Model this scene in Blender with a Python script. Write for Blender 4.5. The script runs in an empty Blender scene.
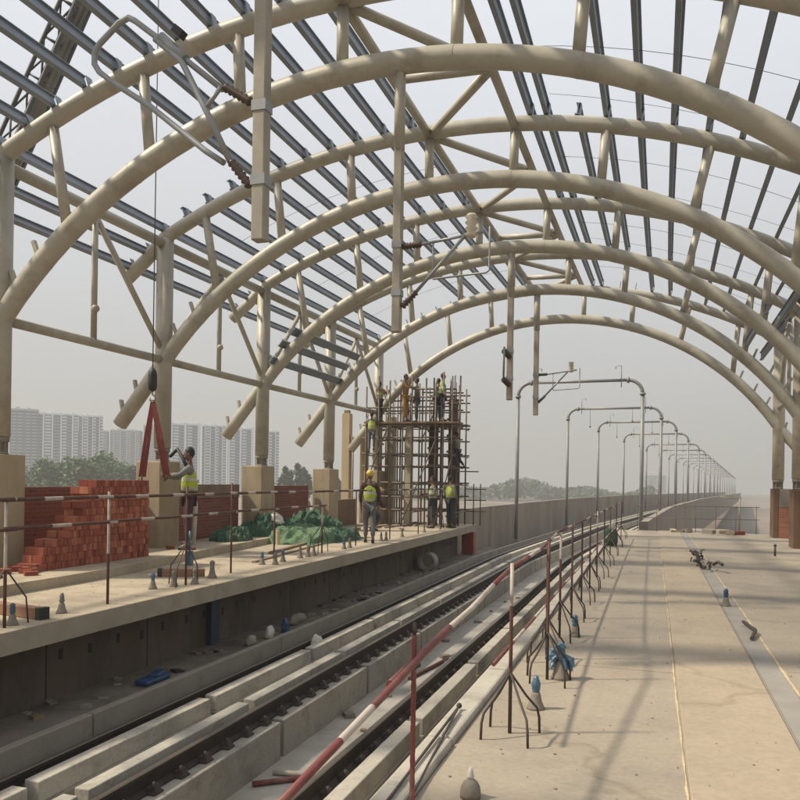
import bpy, bmesh, math, random
from mathutils import Vector, Matrix
R = math.radians
random.seed(7)
SC = bpy.context.scene
COL = SC.collection

# ------------------------------------------------------------------ materials
def mat(name, base, rough=.7, var=.12, scale=3.0, bump=.15, bscale=40., metal=0., dirt=None, dirt_amt=.5, dirt_scale=1.2, stretch=(1, 1, 1), spec=.5, crack=0):
    m = bpy.data.materials.new(name); m.use_nodes = True
    nt = m.node_tree; N = nt.nodes; L = nt.links
    bs = N['Principled BSDF']
    bs.inputs['Roughness'].default_value = rough
    bs.inputs['Metallic'].default_value = metal
    bs.inputs['Specular IOR Level'].default_value = spec
    geo = N.new('ShaderNodeNewGeometry')
    mp = N.new('ShaderNodeMapping'); mp.inputs['Scale'].default_value = stretch
    L.new(geo.outputs['Position'], mp.inputs['Vector'])
    n1 = N.new('ShaderNodeTexNoise'); n1.inputs['Scale'].default_value = scale; n1.inputs['Detail'].default_value = 7; n1.inputs['Roughness'].default_value = .65
    L.new(mp.outputs[0], n1.inputs['Vector'])
    rp = N.new('ShaderNodeValToRGB')
    lo = [max(0, c * (1 - var)) for c in base]; hi = [min(1, c * (1 + var)) for c in base]
    rp.color_ramp.elements[0].position = .3; rp.color_ramp.elements[1].position = .7
    rp.color_ramp.elements[0].color = (*lo, 1); rp.color_ramp.elements[1].color = (*hi, 1)
    L.new(n1.outputs['Fac'], rp.inputs['Fac'])
    out = rp.outputs['Color']
    if dirt:
        n2 = N.new('ShaderNodeTexNoise'); n2.inputs['Scale'].default_value = dirt_scale; n2.inputs['Detail'].default_value = 9; n2.inputs['Roughness'].default_value = .7
        L.new(mp.outputs[0], n2.inputs['Vector'])
        r2 = N.new('ShaderNodeValToRGB'); r2.color_ramp.elements[0].position = .5; r2.color_ramp.elements[1].position = .68
        r2.color_ramp.elements[0].color = (0, 0, 0, 1); r2.color_ramp.elements[1].color = (dirt_amt,) * 3 + (1,)
        L.new(n2.outputs['Fac'], r2.inputs['Fac'])
        mx = N.new('ShaderNodeMix'); mx.data_type = 'RGBA'
        L.new(r2.outputs['Color'], mx.inputs[0]); L.new(out, mx.inputs[6]); mx.inputs[7].default_value = (*dirt, 1)
        out = mx.outputs[2]
    if crack:
        vo = N.new('ShaderNodeTexVoronoi'); vo.feature = 'DISTANCE_TO_EDGE'; vo.inputs['Scale'].default_value = crack
        nd = N.new('ShaderNodeTexNoise'); nd.inputs['Scale'].default_value = 1.6; nd.inputs['Detail'].default_value = 6; L.new(geo.outputs['Position'], nd.inputs['Vector'])
        va = N.new('ShaderNodeVectorMath'); va.operation = 'MULTIPLY_ADD'; va.inputs[1].default_value = (1.1, 1.1, 1.1); L.new(nd.outputs['Color'], va.inputs[0]); L.new(geo.outputs['Position'], va.inputs[2])
        L.new(va.outputs[0], vo.inputs['Vector'])
        rc = N.new('ShaderNodeValToRGB'); rc.color_ramp.elements[0].position = .001; rc.color_ramp.elements[1].position = .006
        rc.color_ramp.elements[0].color = (.80, .78, .75, 1); rc.color_ramp.elements[1].color = (1, 1, 1, 1); L.new(vo.outputs['Distance'], rc.inputs['Fac'])
        ns = N.new('ShaderNodeTexNoise'); ns.inputs['Scale'].default_value = 26; ns.inputs['Detail'].default_value = 6; L.new(geo.outputs['Position'], ns.inputs['Vector'])
        rs = N.new('ShaderNodeValToRGB'); rs.color_ramp.elements[0].position = .3; rs.color_ramp.elements[1].position = .62; rs.color_ramp.elements[0].color = (.90, .895, .88, 1); rs.color_ramp.elements[1].color = (1.02, 1.02, 1.02, 1); L.new(ns.outputs['Fac'], rs.inputs['Fac'])
        for src in (rc.outputs['Color'], rs.outputs['Color']):
            mc = N.new('ShaderNodeMix'); mc.data_type = 'RGBA'; mc.blend_type = 'MULTIPLY'; mc.inputs[0].default_value = 1
            L.new(out, mc.inputs[6]); L.new(src, mc.inputs[7]); out = mc.outputs[2]
    L.new(out, bs.inputs['Base Color'])
    if bump:
        n3 = N.new('ShaderNodeTexNoise'); n3.inputs['Scale'].default_value = bscale; n3.inputs['Detail'].default_value = 5
        L.new(geo.outputs['Position'], n3.inputs['Vector'])
        b = N.new('ShaderNodeBump'); b.inputs['Strength'].default_value = bump; b.inputs['Distance'].default_value = .01
        L.new(n3.outputs['Fac'], b.inputs['Height']); L.new(b.outputs[0], bs.inputs['Normal'])
    return m

def brickmat(name, c1, c2, mortar, scale=1., axis='YZ', bw=.23, bh=.075):
    m = bpy.data.materials.new(name); m.use_nodes = True
    nt = m.node_tree; N = nt.nodes; L = nt.links; bs = N['Principled BSDF']; bs.inputs['Roughness'].default_value = .9
    geo = N.new('ShaderNodeNewGeometry'); sp = N.new('ShaderNodeSeparateXYZ'); L.new(geo.outputs['Position'], sp.inputs[0])
    add = N.new('ShaderNodeMath'); L.new(sp.outputs['X'], add.inputs[0]); L.new(sp.outputs['Y'], add.inputs[1])
    cb = N.new('ShaderNodeCombineXYZ'); L.new(add.outputs[0], cb.inputs['X']); L.new(sp.outputs['Z'], cb.inputs['Y'])
    br = N.new('ShaderNodeTexBrick'); br.inputs['Scale'].default_value = 1
    br.inputs['Brick Width'].default_value = bw; br.inputs['Row Height'].default_value = bh; br.inputs['Mortar Size'].default_value = .008
    br.inputs['Color1'].default_value = (*c1, 1); br.inputs['Color2'].default_value = (*c2, 1); br.inputs['Mortar'].default_value = (*mortar, 1)
    L.new(cb.outputs[0], br.inputs['Vector'])
    n = N.new('ShaderNodeTexNoise'); n.inputs['Scale'].default_value = 2.; n.inputs['Detail'].default_value = 8
    L.new(geo.outputs['Position'], n.inputs['Vector'])
    mx = N.new('ShaderNodeMix'); mx.data_type = 'RGBA'; mx.blend_type = 'MULTIPLY'; mx.inputs[0].default_value = .6
    L.new(br.outputs['Color'], mx.inputs[6]); L.new(n.outputs['Color'], mx.inputs[7])
    hs = N.new('ShaderNodeMix'); hs.data_type = 'RGBA'; hs.inputs[0].default_value = .55
    L.new(br.outputs['Color'], hs.inputs[6]); L.new(mx.outputs[2], hs.inputs[7])
    L.new(hs.outputs[2], bs.inputs['Base Color'])
    b = N.new('ShaderNodeBump'); b.inputs['Strength'].default_value = .5; b.inputs['Distance'].default_value = .01; b.invert = True
    L.new(br.outputs['Fac'], b.inputs['Height']); L.new(b.outputs[0], bs.inputs['Normal'])
    return m

def randmat(name, stops, rough=.8, bump=.2, trans=0):
    """colour varies per loose piece of the mesh"""
    m = bpy.data.materials.new(name); m.use_nodes = True
    nt = m.node_tree; N = nt.nodes; L = nt.links; bs = N['Principled BSDF']; bs.inputs['Roughness'].default_value = rough
    g = N.new('ShaderNodeNewGeometry'); rp = N.new('ShaderNodeValToRGB')
    el = rp.color_ramp.elements
    while len(el) < len(stops): el.new(.5)
    for i, c in enumerate(stops):
        el[i].position = i / (len(stops) - 1); el[i].color = (*c, 1)
    L.new(g.outputs['Random Per Island'], rp.inputs['Fac'])
    n = N.new('ShaderNodeTexNoise'); n.inputs['Scale'].default_value = 9; n.inputs['Detail'].default_value = 6
    L.new(g.outputs['Position'], n.inputs['Vector'])
    mx = N.new('ShaderNodeMix'); mx.data_type = 'RGBA'; mx.blend_type = 'OVERLAY'; mx.inputs[0].default_value = .35
    L.new(rp.outputs['Color'], mx.inputs[6]); L.new(n.outputs['Fac'], mx.inputs[7]); L.new(mx.outputs[2], bs.inputs['Base Color'])
    if bump:
        b = N.new('ShaderNodeBump'); b.inputs['Strength'].default_value = bump; b.inputs['Distance'].default_value = .01
        L.new(n.outputs['Fac'], b.inputs['Height']); L.new(b.outputs[0], bs.inputs['Normal'])
    return m

M = {}
M['cream'] = mat('cream_paint', (.40, .375, .305), .45, .12, 2.5, .06, 60, dirt=(.24, .195, .14), dirt_amt=.6, dirt_scale=1.6)
M['cream_wrap'] = mat('cream_paint_dusty', (.46, .41, .32), .6, .14, 4, .08, 40, dirt=(.25, .19, .13), dirt_amt=.5)
M['purlin'] = mat('grey_primer_steel', (.205, .24, .29), .5, .15, 2, .05, 50, dirt=(.20, .19, .17), dirt_amt=.4)
M['mast'] = mat('galvanised_mast', (.30, .27, .21), .5, .15, 4, .08, 60, metal=.2, dirt=(.17, .14, .11), dirt_amt=.5)
M['galv'] = mat('galvanised_steel', (.27, .28, .28), .45, .1, 6, .05, 60, metal=.35)
M['portal'] = mat('portal_steel', (.21, .21, .20), .5, .12, 3, .05, 60, metal=.2)
M['insul'] = mat('brown_insulator', (.07, .04, .025), .35, .1, 8, 0)
M['insul_pale'] = mat('cream_insulator', (.55, .50, .36), .4, .1, 8, 0)
M['plat_r'] = mat('platform_screed', (.315, .268, .205), .85, .15, .6, .25, 55, dirt=(.195, .178, .15), dirt_amt=.85, dirt_scale=.42, crack=.16)
M['plat_strip'] = mat('smooth_screed', (.36, .295, .215), .8, .09, .9, .15, 70, dirt=(.27, .225, .165), dirt_amt=.7, dirt_scale=.7, crack=.10)
M['plat_l'] = mat('dusty_concrete', (.39, .325, .235), .9, .18, 1.1, .35, 40, dirt=(.22, .18, .135), dirt_amt=.9, dirt_scale=.9, crack=.5)
M['conc'] = mat('grey_concrete', (.28, .25, .205), .85, .13, 1.6, .3, 45, dirt=(.17, .15, .125), dirt_amt=.6, dirt_scale=1.5)
M['conc_edge'] = mat('slab_edge_concrete', (.30, .26, .195), .85, .13, 1.6, .3, 45, dirt=(.22, .19, .145), dirt_amt=.6, dirt_scale=2.2)
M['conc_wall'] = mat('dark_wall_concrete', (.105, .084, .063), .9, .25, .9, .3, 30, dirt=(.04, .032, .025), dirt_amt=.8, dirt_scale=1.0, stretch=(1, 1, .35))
M['plinth'] = mat('plinth_concrete', (.32, .295, .25), .88, .14, 1.4, .35, 40, dirt=(.17, .15, .12), dirt_amt=.8, dirt_scale=1.6, crack=.8)
M['kerb'] = mat('pale_kerb_concrete', (.40, .37, .31), .88, .14, 1.6, .35, 40, dirt=(.22, .19, .155), dirt_amt=.8, dirt_scale=2.0, crack=.8)
M['bed'] = mat('dusty_track_floor', (.36, .335, .29), .95, .2, 1.2, .4, 25, dirt=(.20, .18, .155), dirt_amt=.8, dirt_scale=.8)
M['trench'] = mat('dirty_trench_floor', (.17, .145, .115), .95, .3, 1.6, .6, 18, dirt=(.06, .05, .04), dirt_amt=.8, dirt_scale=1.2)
M['pedestal'] = mat('formed_concrete', (.34, .27, .175), .85, .14, 1.2, .2, 40, dirt=(.21, .16, .10), dirt_amt=.6, dirt_scale=1.3, stretch=(1, 1, .4))
M['ped_dark'] = mat('brown_form_ply', (.15, .085, .05), .8, .2, 2, .2, 30, stretch=(1, 1, .3))
M['ped_grey'] = mat('grey_pier', (.24, .21, .17), .85, .2, 2, .2, 30)
M['rail'] = mat('rusty_rail', (.032, .023, .017), .7, .3, 5, .2, 60)
M['railtop'] = mat('rail_head', (.13, .105, .08), .45, .15, 6, .05, 60, metal=.5)
M['clip'] = mat('fastener_steel', (.055, .042, .034), .7, .3, 12, .2, 80)
M['red'] = mat('red_pipe', (.145, .034, .03), .55, .25, 8, .1, 60, dirt=(.24, .13, .09), dirt_amt=.6, dirt_scale=5)
M['rust'] = mat('rust_red_rod', (.095, .04, .029), .7, .3, 8, .1, 60)
M['white'] = mat('chalky_white_pipe', (.43, .37, .31), .6, .15, 8, .1, 60, dirt=(.24, .17, .13), dirt_amt=.75, dirt_scale=5)
M['darkrod'] = mat('dark_bent_bar', (.055, .04, .032), .65, .3, 8, .1, 60)
M['bluewrap'] = mat('blue_plastic_wrap', (.06, .13, .19), .4, .35, 14, .5, 30)
M['bluebag'] = mat('blue_plastic_bag', (.025, .06, .14), .4, .3, 9, .5, 20)
M['whitebag'] = mat('white_woven_sack', (.52, .50, .45), .7, .12, 9, .5, 25)
M['greycone'] = mat('grey_mortar', (.20, .175, .14), .9, .2, 10, .3, 40)
M['brick'] = randmat('stacked_brick', [(.20, .05, .03), (.27, .07, .04), (.33, .10, .055), (.22, .055, .035), (.40, .15, .085), (.25, .06, .035)], .9)
M['brickwall'] = brickmat('brick_wall', (.27, .075, .045), (.20, .055, .035), (.20, .155, .12))
M['brickwall2'] = brickmat('brick_wall_bright', (.42, .15, .08), (.34, .11, .06), (.30, .22, .16))
M['plaster'] = mat('brown_render', (.19, .13, .09), .9, .2, 2, .25, 35)
M['wood'] = mat('brown_timber', (.24, .13, .075), .75, .25, 3, .2, 40, stretch=(.4, .4, 6))
M['woodpale'] = mat('pale_plywood', (.42, .33, .21), .8, .15, 2, .15, 40, stretch=(1, 1, .2))
M['black'] = mat('black_plastic', (.02, .02, .02), .6, .1, 8, 0)
M['tarp'] = mat('green_net', (.034, .085, .05), .9, .5, 7, .8, 30, dirt=(.13, .17, .10), dirt_amt=.7, dirt_scale=3.)
M['tarp2'] = mat('pale_green_sheet', (.10, .165, .085), .9, .5, 8, .8, 30, dirt=(.04, .095, .055), dirt_amt=.85, dirt_scale=5)
M['scaf'] = mat('scaffold_tube', (.14, .115, .09), .6, .3, 5, .1, 60, metal=.2, dirt=(.18, .085, .04), dirt_amt=.7, dirt_scale=3)
M['form_beige'] = mat('beige_column', (.43, .385, .28), .85, .12, 2, .2, 40)
M['form_dark'] = mat('dark_shutter', (.06, .032, .025), .8, .3, 2, .2, 40, stretch=(1, 1, .3))
M['plank'] = mat('scaffold_plank', (.20, .14, .09), .85, .3, 4, .2, 40)
M['sling'] = mat('red_sling', (.19, .035, .028), .7, .25, 10, .2, 60)
M['crane'] = mat('crane_dark', (.06, .055, .05), .6, .2, 3, .1, 60)
M['craneplate'] = mat('crane_panel', (.14, .125, .10), .6, .25, 3, .1, 60)
M['wire'] = mat('wire', (.09, .09, .09), .6, .1, 5, 0)
M['sand'] = mat('sandy_mortar', (.50, .40, .25), .95, .2, 12, .6, 30)
M['channel'] = mat('channel_grey', (.27, .25, .215), .8, .15, 2, .2, 50)
M['skin'] = mat('skin', (.16, .085, .055), .6, .1, 10, 0)
M['hair'] = mat('hair', (.012, .010, .010), .6, .1, 20, 0)
M['vest'] = mat('lime_vest', (.38, .46, .04), .75, .15, 10, .2, 30)
def stripes(m):
    nt = m.node_tree; N = nt.nodes; L = nt.links; bs = N['Principled BSDF']; src = bs.inputs['Base Color'].links[0].from_socket
    tc = N.new('ShaderNodeTexCoord'); sp = N.new('ShaderNodeSeparateXYZ'); L.new(tc.outputs['Object'], sp.inputs[0]); prev = None
    for z in (1.06, 1.22):
        a = N.new('ShaderNodeMath'); a.operation = 'SUBTRACT'; a.inputs[1].default_value = z; L.new(sp.outputs['Z'], a.inputs[0])
        b = N.new('ShaderNodeMath'); b.operation = 'ABSOLUTE'; L.new(a.outputs[0], b.inputs[0])
        c = N.new('ShaderNodeMath'); c.operation = 'LESS_THAN'; c.inputs[1].default_value = .024; L.new(b.outputs[0], c.inputs[0])
        mx = N.new('ShaderNodeMix'); mx.data_type = 'RGBA'; L.new(c.outputs[0], mx.inputs[0]); L.new(src, mx.inputs[6]); mx.inputs[7].default_value = (.45, .45, .43, 1); src = mx.outputs[2]
    L.new(src, bs.inputs['Base Color'])
stripes(M['vest'])
M['vestdull'] = mat('dull_lime_vest', (.24, .29, .08), .8, .2, 10, .2, 30)
stripes(M['vestdull'])
M['orange'] = mat('orange_shirt', (.33, .17, .055), .8, .2, 10, .2, 30)
M['shirtgrey'] = mat('grey_shirt', (.17, .17, .165), .85, .2, 10, .2, 30)
M['shirtdark'] = mat('maroon_shirt', (.055, .025, .03), .85, .2, 10, .2, 30)
M['shirtgreen'] = mat('olive_shirt', (.14, .16, .10), .85, .2, 10, .2, 30)
M['trousers'] = mat('dark_trousers', (.035, .035, .045), .85, .2, 10, .2, 30)
M['trousersgrey'] = mat('grey_trousers', (.12, .12, .125), .85, .2, 10, .2, 30)
M['helmet'] = mat('yellow_helmet', (.58, .40, .05), .4, .05, 10, 0)
M['bark'] = mat('bark', (.09, .07, .05), .9, .25, 6, .4, 30)
M['leaf'] = randmat('foliage', [(.05, .095, .028), (.075, .135, .036), (.10, .155, .048), (.06, .11, .036)], .7, 0)
M['leaf2'] = randmat('foliage_dark', [(.030, .052, .022), (.045, .070, .030), (.036, .060, .028)], .7, 0)
M['ground'] = mat('dry_ground', (.19, .15, .12), .95, .3, .02, .3, 2, dirt=(.07, .085, .04), dirt_amt=.8, dirt_scale=.015)
M['tower_white'] = mat('tower_white_render', (.62, .67, .70), .85, .06, .1, 0)
M['tower_grey'] = mat('tower_blue_grey', (.075, .115, .18), .85, .08, .1, 0)
def bandmat(name, c1, c2, fl):
    m = bpy.data.materials.new(name); m.use_nodes = True; nt = m.node_tree; N = nt.nodes; L = nt.links
    g = N.new('ShaderNodeNewGeometry'); sp = N.new('ShaderNodeSeparateXYZ'); L.new(g.outputs['Position'], sp.inputs[0])
    md = N.new('ShaderNodeMath'); md.operation = 'FLOORED_MODULO'; md.inputs[1].default_value = fl; L.new(sp.outputs['Z'], md.inputs[0])
    gt = N.new('ShaderNodeMath'); gt.operation = 'GREATER_THAN'; gt.inputs[1].default_value = fl * .42; L.new(md.outputs[0], gt.inputs[0])
    mx = N.new('ShaderNodeMix'); mx.data_type = 'RGBA'; L.new(gt.outputs[0], mx.inputs[0]); mx.inputs[6].default_value = (*c1, 1); mx.inputs[7].default_value = (*c2, 1)
    L.new(mx.outputs[2], N['Principled BSDF'].inputs['Base Color']); N['Principled BSDF'].inputs['Roughness'].default_value = .5
    return m
M['tower_glass'] = bandmat('tower_window_strip', (.30, .33, .37), (.03, .04, .06), 1.6)
M['tower_pale'] = mat('tower_pale_render', (.40, .42, .44), .85, .06, .1, 0)

# ------------------------------------------------------------------ mesh helpers
class MB:
    def __init__(s): s.v = []; s.f = []; s.mi = []; s.sm = []
    def face(s, idx, mi=0, sm=False): s.f.append(tuple(idx)); s.mi.append(mi); s.sm.append(sm)
    def hexa(s, P, mi=0):
        b = len(s.v); s.v += [tuple(p) for p in P]
        for q in ((0, 3, 2, 1), (4, 5, 6, 7), (0, 1, 5, 4), (1, 2, 6, 5), (2, 3, 7, 6), (3, 0, 4, 7)): s.face([b + i for i in q], mi)
        return s
    def box(s, x0, x1, y0, y1, z0, z1, mi=0):
        return s.hexa([(x0, y0, z0), (x1, y0, z0), (x1, y1, z0), (x0, y1, z0), (x0, y0, z1), (x1, y0, z1), (x1, y1, z1), (x0, y1, z1)], mi)
    def obox(s, c, size, rot=None, mi=0):
        c = Vector(c); h = Vector(size) / 2; P = []
        for z in (-1, 1):
            for x, y in ((-1, -1), (1, -1), (1, 1), (-1, 1)):
                p = Vector((x * h.x, y * h.y, z * h.z))
                if rot is not None: p = rot @ p
                P.append(c + p)
        return s.hexa(P, mi)
    def tube(s, pts, r, n=10, mi=0, caps=True, mifn=None):
        pts = [Vector(p) for p in pts]; k = len(pts)
        rr = r if isinstance(r, (list, tuple)) else [r] * k
        t0 = (pts[1] - pts[0]).normalized()
        a = Vector((0, 0, 1)) if abs(t0.z) < .9 else Vector((1, 0, 0))
        u = t0.cross(a).normalized(); b0 = len(s.v)
        for i, p in enumerate(pts):
            if i == 0: t = pts[1] - pts[0]
            elif i == k - 1: t = pts[-1] - pts[-2]
            else: t = (pts[i + 1] - pts[i]).normalized() + (pts[i] - pts[i - 1]).normalized()
            t.normalize(); u = (u - t * u.dot(t)).normalized(); w = t.cross(u)
            for j in range(n):
                an = 2 * math.pi * j / n
                s.v.append(tuple(p + (u * math.cos(an) + w * math.sin(an)) * rr[i]))
        for i in range(k - 1):
            m = mifn(i) if mifn else mi
            for j in range(n):
                j2 = (j + 1) % n
                s.face((b0 + i * n + j, b0 + i * n + j2, b0 + (i + 1) * n + j2, b0 + (i + 1) * n + j), m, True)
        if caps:
            s.face([b0 + j for j in range(n)][::-1], mi); s.face([b0 + (k - 1) * n + j for j in range(n)], mifn(k - 2) if mifn else mi)
        return s
    def prism(s, prof, a, b, side=(1, 0, 0), up=(0, 0, 1), mi=0):
        """closed 2-D profile (right, up) extruded from a to b"""
        return s.sweep(prof, [(Vector(a), Vector(side), Vector(up)), (Vector(b), Vector(side), Vector(up))], mi)
    def sweep(s, prof, frames, mi=0, caps=True, mis=None):
        n = len(prof); b0 = len(s.v)
        for p, sd, up in frames:
            for x, y in prof: s.v.append(tuple(Vector(p) + Vector(sd) * x + Vector(up) * y))
        for i in range(len(frames) - 1):
            for j in range(n):
                j2 = (j + 1) % n
                s.face((b0 + i * n + j, b0 + i * n + j2, b0 + (i + 1) * n + j2, b0 + (i + 1) * n + j), mis[j] if mis else mi)
        if caps:
            s.face([b0 + j for j in range(n)][::-1], mi); s.face([b0 + (len(frames) - 1) * n + j for j in range(n)], mi)
        return s
    def lathe(s, c, prof, n=14, mi=0):
        c = Vector(c); b0 = len(s.v)
        for r, z in prof:
            for j in range(n):
                an = 2 * math.pi * j / n; s.v.append(tuple(c + Vector((r * math.cos(an), r * math.sin(an), z))))
        for i in range(len(prof) - 1):
            for j in range(n):
                j2 = (j + 1) % n
                s.face((b0 + i * n + j, b0 + i * n + j2, b0 + (i + 1) * n + j2, b0 + (i + 1) * n + j), mi, True)
        s.face([b0 + j for j in range(n)][::-1], mi); s.face([b0 + (len(prof) - 1) * n + j for j in range(n)], mi)
        return s
    def ball(s, c, r, n=10, m=6, mi=0, sc=(1, 1, 1)):
        c = Vector(c); b0 = len(s.v)
        for i in range(m + 1):
            th = math.pi * i / m
            for j in range(n):
                ph = 2 * math.pi * j / n
                s.v.append(tuple(c + Vector((r * sc[0] * math.sin(th) * math.cos(ph), r * sc[1] * math.sin(th) * math.sin(ph), r * sc[2] * math.cos(th)))))
        for i in range(m):
            for j in range(n):
                j2 = (j + 1) % n
                s.face((b0 + i * n + j, b0 + (i + 1) * n + j, b0 + (i + 1) * n + j2, b0 + i * n + j2), mi, True)
        return s
    def build(s, name, mats, parent=None, bevel=0):
        me = bpy.data.meshes.new(name)
        off = wloc(parent) if parent else Vector((0, 0, 0))
        me.from_pydata([tuple(Vector(v) - off) for v in s.v], [], s.f)
        if not isinstance(mats, (list, tuple)): mats = [mats]
        for m in mats: me.materials.append(m)
        me.polygons.foreach_set('material_index', s.mi); me.polygons.foreach_set('use_smooth', s.sm)
        bm = bmesh.new(); bm.from_mesh(me); bmesh.ops.recalc_face_normals(bm, faces=bm.faces); bm.to_mesh(me); bm.free()
        me.update()
        o = bpy.data.objects.new(name, me); COL.objects.link(o)
        if parent: o.parent = parent
        if bevel:
            b = o.modifiers.new('Bevel', 'BEVEL'); b.width = bevel; b.segments = 2; b.limit_method = 'ANGLE'
        return o

def wloc(o):
    v = Vector((0, 0, 0))
    while o: v += o.location; o = o.parent
    return v
def tag(o, label=None, cat=None, group=None, kind=None):
    if label: o['label'] = label
    if cat: o['category'] = cat
    if group: o['group'] = group
    if kind: o['kind'] = kind
    return o
def thing(name, label, cat, loc=(0, 0, 0), group=None):
    o = bpy.data.objects.new(name, None); COL.objects.link(o); o.location = loc; o.empty_display_size = .2
    return tag(o, label, cat, group)
def rebase(o, loc):
    """put a one-mesh thing's origin at its base"""
    loc = Vector(loc); o.data.transform(Matrix.Translation(-loc)); o.location = loc; return o
def struct(mb, name, m, bevel=0): return tag(mb.build(name, m, None, bevel), kind='structure')
def copy_tree(o, loc, label=None, group=None, rz=0, scale=None):
    r = o.copy(); COL.objects.link(r); r.location = loc
    if rz: r.rotation_euler.z = rz
    if scale: r.scale = scale
    if label: r['label'] = label
    if group: r['group'] = group
    for ch in o.children:
        c = ch.copy(); COL.objects.link(c); c.parent = r
        for g in ch.children:
            d = g.copy(); COL.objects.link(d); d.parent = c
    return r
ORD = ['nearest', 'second', 'third', 'fourth', 'fifth', 'sixth', 'seventh', 'eighth', 'ninth', 'tenth', 'eleventh', 'twelfth', 'thirteenth', 'fourteenth', 'fifteenth', 'sixteenth', 'seventeenth', 'eighteenth', 'nineteenth', 'twentieth', 'twenty-first', 'twenty-second', 'twenty-third', 'twenty-fourth']

# ------------------------------------------------------------------ station geometry (metres; camera over the right platform)
BAY = 4.3
def truss_frame(n):
    k = .00557; x, y, th = -3.3405, 9.966, 0.0
    if n <= 1: return x, y + (n - 1) * BAY, 0.0
    for i in range(1, n):
        x += math.sin(th + k / 2) * BAY; y += math.cos(th + k / 2) * BAY; th += k
    return x, y, th
def TP(n, u, z, d=0.):
    x, y, t = truss_frame(n)
    return Vector((x + u * math.cos(t) + d * math.sin(t), y - u * math.sin(t) + d * math.cos(t), z))
RB, ZB = 8.114, -1.044
RT, ZT = 13.3, -5.24
def zbot(u): return ZB + math.sqrt(max(.01, RB * RB - u * u))
def ztop(u): return ZT + math.sqrt(RT * RT - (u + .2) ** 2)
UL, UR = -6.38, 6.80
PX = [(28, -3.675), (32, -3.52), (36.5, -3.25), (50, -2.36), (61.2, -1.25), (75, .10), (93, 1.93), (118, 4.6)]
def path(Y):
    """track centre line beyond the station: bends to the right and sinks a little"""
    if Y <= 28: x = -3.675
    elif Y >= 118: x = 4.6 + (Y - 118) * .107
    else:
        for i in range(len(PX) - 1):
            if PX[i][0] <= Y <= PX[i + 1][0]:
                a, b = PX[i], PX[i + 1]
                def sl(j):
                    if j <= 0: return 0.
                    if j >= len(PX) - 1: return .107
                    return (PX[j + 1][1] - PX[j - 1][1]) / (PX[j + 1][0] - PX[j - 1][0])
                h = b[0] - a[0]; t = (Y - a[0]) / h; m0, m1 = sl(i) * h, sl(i + 1) * h
                x = (2 * t**3 - 3 * t * t + 1) * a[1] + (t**3 - 2 * t * t + t) * m0 + (-2 * t**3 + 3 * t * t) * b[1] + (t**3 - t * t) * m1
                break
    dz = 0 if Y < 60 else -.007 * (Y - 60) + (.007 * 10 if Y > 80 else .007 * (Y - 60) ** 2 / 40)
    return x, dz
def pframe(Y, off, z=0.):
    x, dz = path(Y); x2, _ = path(Y + .5); x1, _ = path(Y - .5)
    t = Vector((x2 - x1, 1., 0)).normalized(); sd = Vector((t.y, -t.x, 0))
    return Vector((x, Y, z + dz)) + sd * off, sd, Vector((0, 0, 1))
def steps(a, b, d):
    n = max(1, int(round((b - a) / d))); return [a + (b - a) * i / n for i in range(n + 1)]

# ------------------------------------------------------------------ setting
g = MB(); g.face([0, 1, 2, 3]); g.v = [(-950, -250, -9), (950, -250, -9), (950, 1000, -9), (-950, 1000, -9)]
struct(g, 'ground', M['ground'])

# viaduct deck under station and beyond (slab, floor at -1.8)
d = MB()
ys = steps(-8, 30, 4) + steps(32, 120, 4) + steps(130, 420, 15)
d.sweep([(-3.35, -2.5), (3.35, -2.5), (3.35, -1.8), (-3.35, -1.8)], [pframe(y, 0) for y in ys])
struct(d, 'track_floor', M['bed'])
# right platform, with its supporting wall
p = MB()
p.box(-1.13, 5.6, -8, 28.6, -.24, 0); p.box(-.75, 5.6, -8, 28.5, -2.5, -.243)
struct(p, 'platform_right', M['plat_r'], .012)
p = MB(); p.box(.205, .86, -8, 28.58, -.01, .016); struct(p, 'walkway_strip', M['plat_strip'], .005)
p = MB(); p.box(.885, 1.062, -8, 28.58, -.01, .004); struct(p, 'channel_strip', M['channel'])
p = MB(); p.box(.866, .882, -8, 28.58, -.01, .0025); struct(p, 'channel_gap', M['ped_grey'])
p = MB()
for y_ in (3.3, 7.15, 11.4, 15.6, 20.1, 24.4): p.box(-1.125, .185, y_, y_ + .012, -.01, .002); p.box(1.12, 5.59, y_ + .4, y_ + .412, -.01, .002)
struct(p, 'slab_joints', M['ped_grey'])
def ridge_line(x, y0, y1, w, h, name):
    b = MB(); fr = []
    for y in steps(y0, y1, .12):
        fr.append((Vector((x + random.uniform(-.003, .003) + .004 * math.sin(y * .7), y, .0)), Vector((1, 0, 0)) * random.choice([.25, .6, .9, 1, 1.2]), Vector((0, 0, 1)) * random.uniform(.3, .8)))
    b.sweep([(-w, -.01), (w, -.01), (w * .5, h), (-w * .5, h)], fr)
    return b
tag(ridge_line(.19, 2.2, 28.4, .010, .008, '').build('mortar_line', M['sand']), 'yellow sandy mortar line dividing the two right platform slabs', 'mortar line')
tag(ridge_line(1.09, 3.0, 28.4, .014, .012, '').build('mortar_line', M['sand']), 'yellow sandy mortar line beside the grey channel strip', 'mortar line')
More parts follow.
